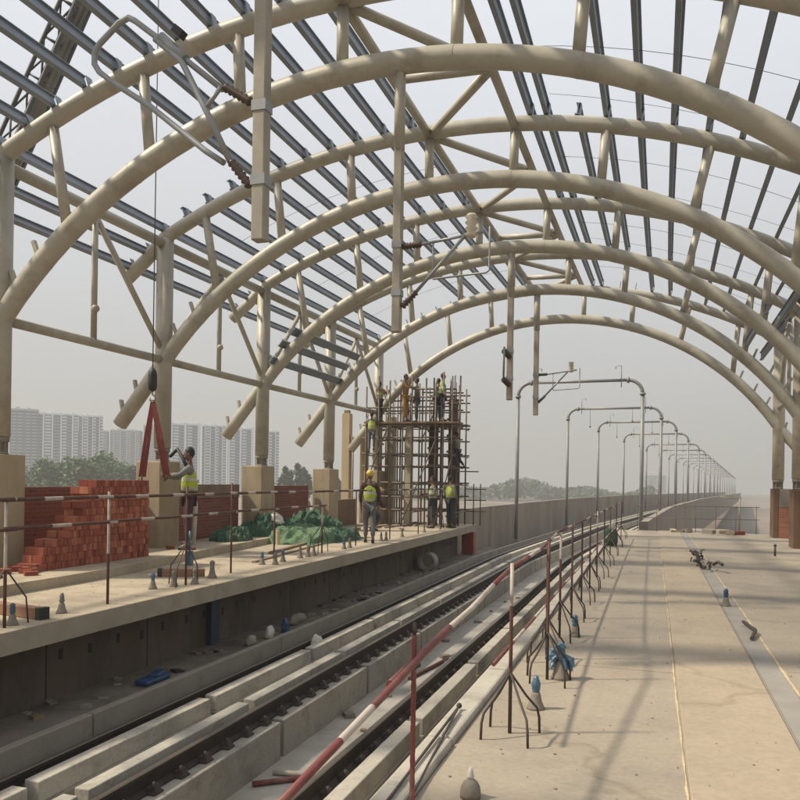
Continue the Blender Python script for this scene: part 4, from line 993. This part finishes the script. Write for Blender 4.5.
shutter(-6.80, 27.6, .28, 4.5, 'form_dark', 'dark tall column shutter at the right edge of the scaffold')
shutter(-9.78, 28.1, .24, 3.6, 'form_dark', 'dark column shutter at the left edge of the scaffold')
shutter(-8.86, 28.9, .22, 3.3, 'form_dark', 'dark column shutter between the two beige columns')
for k, (x, y, h, w, lb) in enumerate([(-10.75, 27.4, 4.0, .30, 'square tan timber clad post standing free left of the scaffold'), (-10.25, 27.9, 3.3, .26, 'pale shuttered post leaning on the scaffold side')]):
    T = thing('free_post', lb, 'post', (x, y, -.24)); b = MB(); b.box(x - w / 2, x + w / 2, y - w / 2, y + w / 2, -.24, h); b.build('shaft', M['woodpale'], T, .01)
    b = MB(); b.box(x - w * .3, x + w * .3, y - w * .3, y + w * .3, h, h + .12); b.build('cap', M['plank'], T)
for k, (x, h) in enumerate([(-10.9, 3.2), (-10.55, 2.9), (-10.45, 2.3), (-11.0, 2.6), (-10.4, 3.0)]):
    b = MB(); b.tube([(x, 28.4, -.2), (x + .02, 28.4, h)], .025, 6); tag(rebase(b.build('prop_tube', M['scaf']), (x, 28.4, -.2)), 'thin upright prop tube left of the scaffold', 'prop', 'prop tubes left of the scaffold')
b = MB(); b.box(-12, -10.35, 26.6, 29.0, -.5, -.22); struct(b, 'side_ledge', M['conc'])
b = MB(); b.box(-13.2, -10.62, -8, 26.6, -.5, -.24); struct(b, 'outer_ledge', M['conc'])
for i in range(16):
    x, y = random.uniform(-8.8, -6.8), random.uniform(24.2, 28.2)
    b = MB(); b.tube([(x, y, .03), (x + random.uniform(-.5, .5), y + random.uniform(-.7, .7), .05)], .025, 6); tag(rebase(b.build('loose_tube', M[random.choice(['scaf', 'rust', 'plank'])]), (x, y, 0)), 'loose scaffold tube lying on the floor before the scaffold', 'tube', 'loose tubes before the scaffold')

# ------------------------------------------------------------------ people
def skin_mesh(joints, edges, name, sub=1):
    """joints: name -> (pos, radius); first joint is the root"""
    keys = list(joints); me = bpy.data.meshes.new(name)
    me.from_pydata([joints[k][0] for k in keys], [(keys.index(a), keys.index(c)) for a, c in edges], [])
    o = bpy.data.objects.new(name, me); COL.objects.link(o)
    bm = bmesh.new(); bm.from_mesh(me); lay = bm.verts.layers.skin.verify(); bm.verts.ensure_lookup_table()
    for i, k in enumerate(keys):
        r = joints[k][1]; bm.verts[i][lay].radius = (r, r) if not isinstance(r, tuple) else r
        bm.verts[i][lay].use_root = (i == 0)
    bm.to_mesh(me); bm.free()
    o.modifiers.new('Skin', 'SKIN'); sb = o.modifiers.new('Subsurf', 'SUBSURF'); sb.levels = sub; sb.render_levels = sub
    dg = bpy.context.evaluated_depsgraph_get(); dg.update()
    m2 = bpy.data.meshes.new_from_object(o.evaluated_get(dg)); bpy.data.objects.remove(o); bpy.data.meshes.remove(me)
    m2.name = name
    for p_ in m2.polygons: p_.use_smooth = True
    return m2
def person(loc, rz, label, shirt, trousers, vest=None, helmet=False, pose=None, h=1.0, lean=0.):
    J = dict(pelvis=(0, 0, .95), waist=(0, 0, 1.08), chest=(0, .01, 1.30), neck=(0, 0, 1.50), head=(0, .01, 1.60),
             shL=(-.19, 0, 1.43), elL=(-.26, .0, 1.16), wrL=(-.27, .10, .92), shR=(.19, 0, 1.43), elR=(.26, .0, 1.16), wrR=(.27, .10, .92),
             hipL=(-.09, 0, .90), knL=(-.11, .03, .49), anL=(-.11, 0, .08), toL=(-.12, .17, .03), hipR=(.09, 0, .90), knR=(.11, .03, .49), anR=(.11, 0, .08), toR=(.12, .17, .03))
    if pose: J.update(pose)
    J = {k: Vector(v) for k, v in J.items()}
    if lean:
        rm = Matrix.Rotation(-lean, 3, 'X')
        for k in ('waist', 'chest', 'neck', 'head', 'shL', 'shR', 'elL', 'elR', 'wrL', 'wrR'):
            J[k] = J['pelvis'] + rm @ (J[k] - J['pelvis'])
    rad = dict(pelvis=.125, waist=.115, chest=.135, neck=.055, head=.06, shL=.062, elL=.045, wrL=.03, shR=.062, elR=.045, wrR=.03, hipL=.088, knL=.058, anL=.042, toL=.035, hipR=.088, knR=.058, anR=.042, toR=.035)
    joints = {k: (tuple(J[k]), rad[k]) for k in ['pelvis', 'waist', 'chest', 'neck', 'head', 'shL', 'elL', 'wrL', 'shR', 'elR', 'wrR', 'hipL', 'knL', 'anL', 'toL', 'hipR', 'knR', 'anR', 'toR']}
    E_ = [('pelvis', 'waist'), ('waist', 'chest'), ('chest', 'neck'), ('neck', 'head'), ('chest', 'shL'), ('shL', 'elL'), ('elL', 'wrL'), ('chest', 'shR'), ('shR', 'elR'), ('elR', 'wrR'), ('pelvis', 'hipL'), ('hipL', 'knL'), ('knL', 'anL'), ('anL', 'toL'), ('pelvis', 'hipR'), ('hipR', 'knR'), ('knR', 'anR'), ('anR', 'toR')]
    for s in 'LR':
        w_ = J['wr' + s]; dv = (w_ - J['el' + s]).normalized(); sgn = -1 if s == 'L' else 1
        side = dv.cross(Vector((sgn, 0, .2))).normalized()
        joints['pa' + s] = (tuple(w_ + dv * .07), .026); E_.append(('wr' + s, 'pa' + s))
        for q, (o_, ln) in enumerate(((-.028, .075), (-.01, .088), (.01, .082), (.028, .062))):
            a_ = w_ + dv * .10 + side * o_; m_ = a_ + dv * ln * .5; e_ = a_ + dv * ln * .85 + Vector((-sgn * .015, 0, 0))
            joints[f'f{s}{q}'] = (tuple(a_), .010); joints[f'g{s}{q}'] = (tuple(m_), .009); joints[f'h{s}{q}'] = (tuple(e_), .007)
            E_ += [('pa' + s, f'f{s}{q}'), (f'f{s}{q}', f'g{s}{q}'), (f'g{s}{q}', f'h{s}{q}')]
        joints['t' + s] = (tuple(w_ + dv * .06 + side * .05), .010); joints['u' + s] = (tuple(w_ + dv * .10 + side * .062), .008); E_ += [('pa' + s, 't' + s), ('t' + s, 'u' + s)]
    me = skin_mesh(joints, E_, 'person')
    body = bpy.data.objects.new('person', me); COL.objects.link(body)
    me.materials.append(M['skin'])
    # head joined into the same mesh
    hc = J['head'] + Vector((0, .012, .055)); hd = MB(); hd.ball(hc, .105, 14, 10, 0, (.76, .92, 1.12))
    hd.ball(hc + Vector((0, .097, -.015)), .02, 6, 4, 0, (.7, 1, 1.1))
    for s in (-1, 1):
        hd.ball(hc + Vector((s * .08, 0, -.005)), .026, 6, 4, 0, (.4, .8, 1.2)); hd.ball(hc + Vector((s * .033, .083, .012)), .012, 6, 4, 1)
    hd.obox(hc + Vector((0, .088, -.055)), (.045, .012, .008), None, 1)
    bm = bmesh.new(); bm.from_mesh(me); off = len(bm.verts); vs = [bm.verts.new(v) for v in hd.v]
    for f_, mi_ in zip(hd.f, hd.mi):
        try:
            ff = bm.faces.new([vs[i] for i in f_]); ff.smooth = True; ff.material_index = mi_
        except ValueError: pass
    bmesh.ops.recalc_face_normals(bm, faces=bm.faces); bm.to_mesh(me); bm.free(); me.materials.append(M['hair'])
    def shell(nm, keys, edges, grow, m):
        rd = {k: (tuple(J[k] if k in J else ex[k]), rad.get(k, .05) + grow) for k in keys}
        s_ = skin_mesh(rd, edges, nm); s_.materials.append(M[m]); o_ = bpy.data.objects.new(nm, s_); COL.objects.link(o_); o_.parent = body; return o_
    ex = {}
    for s in 'LR':
        ex['ca' + s] = J['kn' + s].lerp(J['an' + s], .85); rad['ca' + s] = .048
        ex['fo' + s] = J['el' + s].lerp(J['wr' + s], .75); rad['fo' + s] = .036
    ex['neckb'] = J['chest'].lerp(J['neck'], .7); rad['neckb'] = .075
    shell('shirt', ['waist', 'pelvis', 'chest', 'neckb', 'shL', 'elL', 'foL', 'shR', 'elR', 'foR'], [('pelvis', 'waist'), ('waist', 'chest'), ('chest', 'neckb'), ('chest', 'shL'), ('shL', 'elL'), ('elL', 'foL'), ('chest', 'shR'), ('shR', 'elR'), ('elR', 'foR')], .014, shirt)
    shell('trousers', ['pelvis', 'hipL', 'knL', 'caL', 'hipR', 'knR', 'caR'], [('pelvis', 'hipL'), ('hipL', 'knL'), ('knL', 'caL'), ('pelvis', 'hipR'), ('hipR', 'knR'), ('knR', 'caR')], .020, trousers)
    for s in 'LR': rad['fo' + s] = .036
    b = MB()
    for s in 'LR': b.tube([J['an' + s] + Vector((0, -.05, -.045)), J['an' + s] + Vector((0, .06, -.045)), J['to' + s] + Vector((0, .03, -.005))], [.05, .052, .034], 8)
    def child(mb, nm, m):
        o_ = mb.build(nm, M[m]); o_.parent = body; return o_
    child(b, 'shoes', 'black')
    if vest:
        rad2 = dict(rad); ex['hem'] = J['waist'].lerp(J['pelvis'], .8); rad['hem'] = .125
        ex['vsL'] = J['chest'].lerp(J['shL'], .7); ex['vsR'] = J['chest'].lerp(J['shR'], .72); rad['vsL'] = rad['vsR'] = .075; keep = dict(rad); rad.update(chest=.15, waist=.145, hem=.145, neckb=.07)
        shell('vest', ['chest', 'waist', 'hem', 'neckb', 'vsL', 'vsR'], [('hem', 'waist'), ('waist', 'chest'), ('chest', 'neckb'), ('chest', 'vsL'), ('chest', 'vsR')], .036, vest); rad.update(keep)
    if helmet:
        b = MB(); b.ball(hc + Vector((0, -.005, .045)), .118, 14, 8, 0, (.86, 1.0, .85)); b.lathe(hc + Vector((0, .01, .035)), [(.10, 0), (.128, .004), (.126, .014), (.10, .02)], 16); child(b, 'helmet', 'helmet')
    else:
        b = MB(); b.ball(hc + Vector((0, -.018, .03)), .108, 14, 10, 0, (.80, .95, 1.0)); child(b, 'hair', 'hair')
    body.location = loc; body.rotation_euler.z = rz; body.scale = (h * .88, h * .88, h)
    tag(body, label, 'person'); return body
walk = dict(knL=(-.10, .14, .50), anL=(-.10, .16, .08), toL=(-.11, .33, .03), knR=(.10, -.04, .48), anR=(.10, -.22, .10), toR=(.11, -.06, .04), wrL=(-.24, .02, .90), wrR=(.25, .2, .95))
reach = dict(elL=(-.28, .18, 1.28), wrL=(-.16, .40, 1.30), elR=(.28, .18, 1.26), wrR=(.14, .40, 1.25))
person((-8.86, 14.0, .14), R(122), 'worker in a lime vest and grey shirt reaching forward beside the second left pedestal', 'shirtgrey', 'shirtdark', 'vest', False, reach, 1.15)
person((-6.80, 18.95, .0), R(20), 'worker in a lime vest and yellow helmet walking at the left platform edge', 'shirtdark', 'trousersgrey', 'vest', True, walk, 1.03)
person((-8.35, 23.5, .0), R(-60), 'crouched worker in dark clothes and yellow helmet before the scaffold', 'shirtdark', 'trousers', None, True, dict(pelvis=(0, -.05, .60), waist=(0, .0, .72), chest=(0, .12, .92), neck=(0, .22, 1.08), head=(0, .27, 1.17), shL=(-.19, .18, 1.02), shR=(.19, .18, 1.02), elL=(-.22, .34, .82), wrL=(-.12, .5, .72), elR=(.22, .34, .82), wrR=(.12, .5, .70), hipL=(-.09, -.03, .56), knL=(-.14, .28, .48), hipR=(.09, -.03, .56), knR=(.14, .28, .48)), 1.0)
person((-7.05, 25.9, .0), R(120), 'worker in a dull lime vest facing the scaffold at its right foot', 'shirtgreen', 'trousers', 'vestdull', False, dict(wrL=(-.18, .3, 1.1), wrR=(.2, .3, 1.15)), .98)
person((-6.55, 26.3, .0), R(-30), 'worker in a bright lime vest standing at the right outer corner of the scaffold', 'shirtgreen', 'trousers', 'vest', False, None, 1.0)
Z3 = 3.615
person((-6.92, 26.5, Z3), R(-80), 'worker in a lime vest atop the scaffold at the right, arm on the rail', 'vestdull', 'trousers', 'vestdull', False, dict(elR=(.36, .02, 1.22), wrR=(.44, .12, 1.02)), .93)
person((-7.2, 27.0, Z3), R(60), 'worker in dark trousers on top of the scaffold behind the lime vest at the right', 'shirtgreen', 'trousers', 'vestdull', False, None, .87)
person((-8.25, 26.5, Z3), R(-100), 'worker in an orange shirt on top of the scaffold near its middle', 'orange', 'orange', None, False, reach, .93)
person((-7.98, 27.0, Z3), R(100), 'worker in an olive shirt facing the orange shirt on top of the scaffold', 'shirtgreen', 'trousersgrey', None, False, None, .89)
person((-9.2, 26.5, Z3 - .0), R(-20), 'worker in a mustard shirt on the scaffold deck at the left', 'orange', 'trousers', 'vestdull', False, reach, .62 if False else .8)
person((-9.35, 26.15, 2.52), R(20), 'worker in a lime vest climbing the left side of the scaffold below the deck', 'shirtgrey', 'trousersgrey', 'vest', False, dict(elL=(-.26, .2, 1.4), wrL=(-.2, .38, 1.6), elR=(.26, .2, 1.38), wrR=(.2, .38, 1.5), knR=(.12, .24, .62), anR=(.11, .2, .2), toR=(.12, .36, .16)), .72 if False else .8)
person((-6.42, 26.75, 1.945), R(75), 'worker leaning out from the right side of the scaffold with one leg out behind', 'shirtgreen', 'trousers', None, False, dict(elL=(-.24, .25, 1.3), wrL=(-.2, .42, 1.45), elR=(.24, .25, 1.3), wrR=(.2, .42, 1.35), knR=(.12, -.06, .5), anR=(.13, -.34, .2), toR=(.14, -.2, .1)), .74, .1)

# ------------------------------------------------------------------ trees
def tree_meshes(H, W, leaf, nleaf, seed, narrow=False):
    rnd = random.Random(seed); tr = MB()
    tr.tube([(0, 0, 0), (.05 * rnd.uniform(-1, 1), 0, H * .35), (0, .1, H * .75), (.05, .05, H * .93)], [W * .07, W * .05, W * .025, .02], 7)
    cl = []
    for k in range(16 if not narrow else 11):
        a = rnd.uniform(0, 6.28); z = H * rnd.uniform(.28, .92); f = math.sin(math.pi * min(1, max(.08, (z / H - .12) / .88))) ** .7
        rr = W * .5 * f * rnd.uniform(.35, .9); c = Vector((rr * math.cos(a), rr * math.sin(a), z)); cl.append((c, W * (.26 if not narrow else .3) * rnd.uniform(.6, 1.15)))
        tr.tube([(0, 0, z * .72), tuple(c * .6 + Vector((0, 0, z * .36))), tuple(c)], [W * .022, W * .014, .01], 5)
    lf = MB()
    for i in range(nleaf):
        c, r_ = rnd.choice(cl); d_ = Vector((rnd.gauss(0, 1), rnd.gauss(0, 1), rnd.gauss(0, 1))).normalized() * r_ * rnd.random() ** .4; d_.z *= 1.15 if not narrow else 1.7
        p_ = c + d_; s_ = leaf * rnd.uniform(.6, 1.4)
        u = Vector((rnd.gauss(0, 1), rnd.gauss(0, 1), rnd.gauss(0, .6))).normalized(); v = u.cross(Vector((rnd.gauss(0, 1), rnd.gauss(0, 1), rnd.gauss(0, 1)))).normalized()
        k = len(lf.v); lf.v += [tuple(p_ - u * s_), tuple(p_ + v * s_ * .55), tuple(p_ + u * s_), tuple(p_ - v * s_ * .55)]; lf.face((k, k + 1, k + 2, k + 3))
    return tr, lf
def tree(label, loc, H, W, leaf, n, seed, m, narrow=False, grp=None):
    loc = (loc[0] * 1.6, loc[1] * 1.6, -9); H *= 1.13; W *= 1.6; leaf *= 1.35
    return tree_(label, loc, H, W, leaf, n, seed, m, narrow, grp)
def tree_(label, loc, H, W, leaf, n, seed, m, narrow=False, grp=None):
    T = thing('broadleaf_tree' if not narrow else 'slim_tree', label, 'tree', (0, 0, 0), grp)
    tr, lf = tree_meshes(H, W, leaf, n, seed, narrow); tr.build('trunk', M['bark'], T)
    me = lf
    o = bpy.data.meshes.new('crown'); o.from_pydata(me.v, [], me.f); o.materials.append(M[m]); oo = bpy.data.objects.new('crown', o); COL.objects.link(oo); oo.parent = T
    T.location = loc; return T
base = tree('bushy green tree in the clump below the tower blocks', (-79, 90, -9), 12.2, 5.0, .30, 3800, 1, 'leaf', False, 'bushy trees below the tower blocks')
base2 = tree('bushy green tree in the clump below the tower blocks', (-72.5, 95.0, -9), 13.4, 5.6, .30, 4200, 2, 'leaf', False, 'bushy trees below the tower blocks')
for i, (x, y, s, k) in enumerate([(-76.6, 92.5, .95, 1), (-75, 96, 1.02, 0), (-70.4, 98.2, .9, 0), (-67.5, 99.5, .92, 1), (-81.5, 92, .8, 1), (-73.5, 90.5, .93, 0), (-65, 101.5, .78, 0), (-84, 88.5, .72, 0)]):
    copy_tree((base, base2)[k], (x * 1.6, y * 1.6, -9), rz=i * 1.3, scale=(s * 1.15, s * 1.15, s * 1.1))
sl = tree('slim poplar tree beyond the green sheeting', (-51.5, 107.5, -9), 12.2, 2.0, .26, 2000, 11, 'leaf2', True, 'slim poplar trees beyond the green sheeting')
for i, (x, y, s) in enumerate([(-50.2, 109, 1.06), (-49.0, 108.6, .93), (-47.6, 110.5, .9), (-46.2, 109.5, .94), (-52.8, 108.5, .86), (-44.8, 111, .82), (-54.2, 107, .8)]):
    copy_tree(sl, (x * 1.6, y * 1.6, -9), rz=i * 1.1, scale=(s, s, s))
# far wood along the horizon
wd = MB(); rnd = random.Random(5)
for i in range(1500):
    a = rnd.uniform(-.34, .0); D = rnd.uniform(420, 560); x, y = D * math.sin(a), D * math.cos(a)
    hgt = 1.15 * (6.5 + 2.2 * math.sin(a * 31) + 1.5 * math.sin(a * 77 + 1)) * rnd.uniform(.6, 1.15) * (1 if a < .12 else .6)
    for k in range(9):
        c = Vector((x + rnd.gauss(0, 1.3), y + rnd.gauss(0, 1.3), -9 + hgt * rnd.uniform(.25, 1.))); s_ = rnd.uniform(.7, 1.7)
        u = Vector((rnd.gauss(0, 1), rnd.gauss(0, 1), rnd.gauss(0, 1))).normalized(); v = u.cross(Vector((rnd.gauss(0, 1), rnd.gauss(0, 1), rnd.gauss(0, 1)))).normalized()
        q = len(wd.v); wd.v += [tuple(c - u * s_), tuple(c + v * s_ * .7), tuple(c + u * s_), tuple(c - v * s_ * .7)]; wd.face((q, q + 1, q + 2, q + 3))
me = bpy.data.meshes.new('far_wood'); me.from_pydata(wd.v, [], wd.f); me.materials.append(M['leaf2']); o = bpy.data.objects.new('far_wood', me); COL.objects.link(o)
tag(o, 'hazy far-off wood along the horizon behind the viaduct', 'wood', kind='stuff')

# ------------------------------------------------------------------ apartment towers
def tower(x0, y0, x1, y1, top, depth, bays, fl, label, mats=('tower_white', 'tower_grey'), grp=None):
    x0, y0, x1, y1, depth = x0 * .75, y0 * .75, x1 * .75, y1 * .75, depth * .75; top = 1.6 + (top - 1.6) * .75
    a, c = Vector((x0, y0, 0)), Vector((x1, y1, 0)); W = (c - a).length; dr = (c - a).normalized(); out = Vector((dr.y, -dr.x, 0))
    if out.dot(Vector((-x0, -y0, 0))) < 0: out = -out
    T = thing('apartment_tower', label, 'tower block', (x0, y0, -9), grp); z0 = -9
    def slab(b, s0, s1, d0, d1, za, zb, mi=0):
        P = []
        for z in (za, zb):
            for s, d_ in ((s0, d0), (s1, d0), (s1, d1), (s0, d1)): q = a + dr * s + out * d_; P.append((q.x, q.y, z))
        b.hexa(P, mi)
    b = MB(); slab(b, 0, W, -depth, 0, z0, top); b.build('wall', M[mats[1]], T)
    b = MB(); slab(b, W * .2, W * .34, -depth * .8, -depth * .3, top, top + 1.6); slab(b, W * .62, W * .72, -depth * .8, -depth * .3, top, top + 1.3); slab(b, -.15, W + .15, -depth - .1, .3, top - .5, top + .35); b.build('roof_parapet', M[mats[0]], T)
    nf = int((top - z0) / fl); s = 0.
    for bi, (wfrac, kind) in enumerate(bays):
        w_ = W * wfrac; b = MB(); g_ = MB()
        if kind == 'fin': slab(b, s + w_ * .1, s + w_ * .9, .005, 1.0, z0, top + .8); b.build('fin', M[mats[0]], T)
        elif kind == 'bal':
            for f in range(nf):
                z = z0 + f * fl; slab(b, s + w_ * .05, s + w_ * .95, .005, .95, z + fl * .02, z + fl * .42)
                pass
            slab(g_, s + w_ * .12, s + w_ * .88, .004, .06, z0 + .5, top - .8)
            b.build('balcony_stack', M[mats[0]], T); g_.build('window_column', M['tower_glass'], T)
        else:
            for q in (.12, .56):
                g_ = MB(); slab(g_, s + w_ * q, s + w_ * (q + .3), .003, .05, z0 + .5, top - .8); g_.build('window_column', M['tower_glass'], T)
        s += w_
FL = 1.6
B1 = [(.10, 'win'), (.05, 'fin'), (.17, 'bal'), (.05, 'fin'), (.17, 'win'), (.05, 'fin'), (.12, 'bal'), (.12, 'win'), (.05, 'fin'), (.12, 'bal')]
tower(-414, 434, -401, 446, 45.5, 16, [(.5, 'win'), (.5, 'win')], FL, 'leftmost grey tower block behind the nearest pedestal', ('tower_pale', 'tower_grey'))
tower(-402, 447, -383, 464, 43.5, 16, B1, FL, 'white balconied tower block right of the leftmost grey tower')
tower(-382.5, 464.5, -371, 474.5, 43.0, 16, B1, FL, 'white balconied tower block just left of the green tree clump')
tower(-452, 588, -430, 600, 41, 18, B1, FL, 'faint low tower block behind the crane sling, left part', ('tower_pale', 'tower_grey'))
tower(-474, 574, -454, 587, 40, 18, B1, FL, 'faint low tower block just right of the white balconied blocks', ('tower_pale', 'tower_grey'))
tower(-428, 602, -400, 618, 46, 18, B1, FL, 'faint pale tower block behind the crane sling, right part', ('tower_pale', 'tower_grey'))
xs = [(-333, 500, 39.5), (-314, 512, 39), (-298, 521, 37.5), (-281, 531, 36), (-264.5, 540, 34)]
nm = ['leftmost', 'second', 'third', 'rightmost']
for i in range(4):
    (xa, ya, t_), (xb, yb, _) = xs[i], xs[i + 1]
    tower(xa, ya, xb - 1.2, yb - .8, t_, 16, B1 if i % 2 else [(.1, 'fin'), (.2, 'bal'), (.15, 'win'), (.1, 'fin'), (.2, 'bal'), (.15, 'win'), (.1, 'fin')], FL, f'blue grey tower block with white fins behind the worker, {nm[i]} of the row of four')
for i, (x, y, w_, t_) in enumerate([(-12, 1250, 30, 14)]):
    tower(x, y, x + w_, y + 3, t_, 14, [(.25, 'bal'), (.25, 'win'), (.25, 'bal'), (.25, 'win')], 2.4, 'very faint far building in the haze behind the portals, ' + ['tallest near the first portal pole', 'low and wide by the first portal pole', 'left behind the third portal', 'right behind the portal row'][i], ('tower_pale', 'tower_grey'))

# ------------------------------------------------------------------ haze
hz = MB(); hz.box(-960, 960, -260, 1010, -10, 62); o = hz.build('haze', [])
hm = bpy.data.materials.new('haze_air'); hm.use_nodes = True; nt = hm.node_tree; nt.nodes.remove(nt.nodes['Principled BSDF'])
pv = nt.nodes.new('ShaderNodeVolumePrincipled'); pv.inputs['Color'].default_value = (.60, .615, .615, 1); pv.inputs['Density'].default_value = .0013; pv.inputs['Anisotropy'].default_value = .2
nt.links.new(pv.outputs[0], nt.nodes['Material Output'].inputs['Volume']); o.data.materials.clear(); o.data.materials.append(hm); tag(o, kind='stuff', label='thin pale grey haze filling the air over the whole site', cat='haze')

# ------------------------------------------------------------------ light, sky, camera
sun_to = Vector((-1, -.40, 1.25)).normalized()
sl_ = bpy.data.lights.new('sun', 'SUN'); sl_.energy = 4.6; sl_.angle = R(3.0); sl_.color = (1, .895, .72)
so = bpy.data.objects.new('sun', sl_); COL.objects.link(so); so.rotation_euler = sun_to.to_track_quat('Z', 'Y').to_euler(); so.location = (-30, -10, 30)
W_ = bpy.data.worlds.new('World'); SC.world = W_; W_.use_nodes = True; nt = W_.node_tree
sky = nt.nodes.new('ShaderNodeTexSky'); sky.sky_type = 'NISHITA'; sky.sun_disc = False; sky.sun_elevation = math.asin(sun_to.z); sky.sun_rotation = math.atan2(sun_to.x, sun_to.y)
sky.air_density = 1.0; sky.dust_density = 6.0; sky.ozone_density = 1.0
mxs = nt.nodes.new('ShaderNodeMix'); mxs.data_type = 'RGBA'; mxs.inputs[0].default_value = .82; 
tcw = nt.nodes.new('ShaderNodeTexCoord'); spw = nt.nodes.new('ShaderNodeSeparateXYZ'); rpw = nt.nodes.new('ShaderNodeValToRGB')  # smog veil, thicker and greyer towards the horizon
nt.links.new(tcw.outputs['Generated'], spw.inputs[0]); nt.links.new(spw.outputs['Z'], rpw.inputs['Fac'])
rpw.color_ramp.elements[0].position = .05; rpw.color_ramp.elements[0].color = (.52, .515, .50, 1); rpw.color_ramp.elements[1].position = .62; rpw.color_ramp.elements[1].color = (.86, .89, .94, 1)
vm = nt.nodes.new('ShaderNodeVectorMath'); vm.operation = 'SCALE'; vm.inputs['Scale'].default_value = 8.9
nt.links.new(rpw.outputs['Color'], vm.inputs[0]); nzw = nt.nodes.new('ShaderNodeTexNoise'); nzw.inputs['Scale'].default_value = 1.6; nzw.inputs['Detail'].default_value = 4; nt.links.new(tcw.outputs['Generated'], nzw.inputs['Vector'])
mrw = nt.nodes.new('ShaderNodeMapRange'); mrw.inputs['From Min'].default_value = .3; mrw.inputs['From Max'].default_value = .7; mrw.inputs['To Min'].default_value = 8.5; mrw.inputs['To Max'].default_value = 9.3; nt.links.new(nzw.outputs['Fac'], mrw.inputs['Value']); nt.links.new(mrw.outputs[0], vm.inputs['Scale'])
nt.links.new(vm.outputs[0], mxs.inputs[7])
nt.links.new(sky.outputs[0], mxs.inputs[6])
bg = nt.nodes['Background']; bg.inputs['Strength'].default_value = .12; nt.links.new(mxs.outputs[2], bg.inputs['Color'])

cam = bpy.data.cameras.new('camera'); co = bpy.data.objects.new('camera', cam); COL.objects.link(co)
yaw, rol = -.30705, .01536
Rv = Vector((math.cos(yaw), -math.sin(yaw), 0)); Fv = Vector((math.sin(yaw), math.cos(yaw), 0)); Uv = Vector((0, 0, 1))
R2 = Rv * math.cos(rol) + Uv * math.sin(rol); U2 = -Rv * math.sin(rol) + Uv * math.cos(rol)
m4 = Matrix(((R2.x, U2.x, -Fv.x, 0), (R2.y, U2.y, -Fv.y, 0), (R2.z, U2.z, -Fv.z, 1.6), (0, 0, 0, 1)))
co.matrix_world = m4
cam.sensor_width = 36; cam.lens = 36; cam.shift_y = 79.82 / 800; cam.clip_end = 3000; cam.clip_start = .05
SC.camera = co
SC.view_settings.view_transform = 'Standard'; SC.view_settings.look = 'None'; SC.view_settings.gamma = 1; SC.view_settings.use_curve_mapping = False
SC.view_settings.exposure = .14
SC.cycles.volume_bounces = 1 if hasattr(SC, 'cycles') else 0
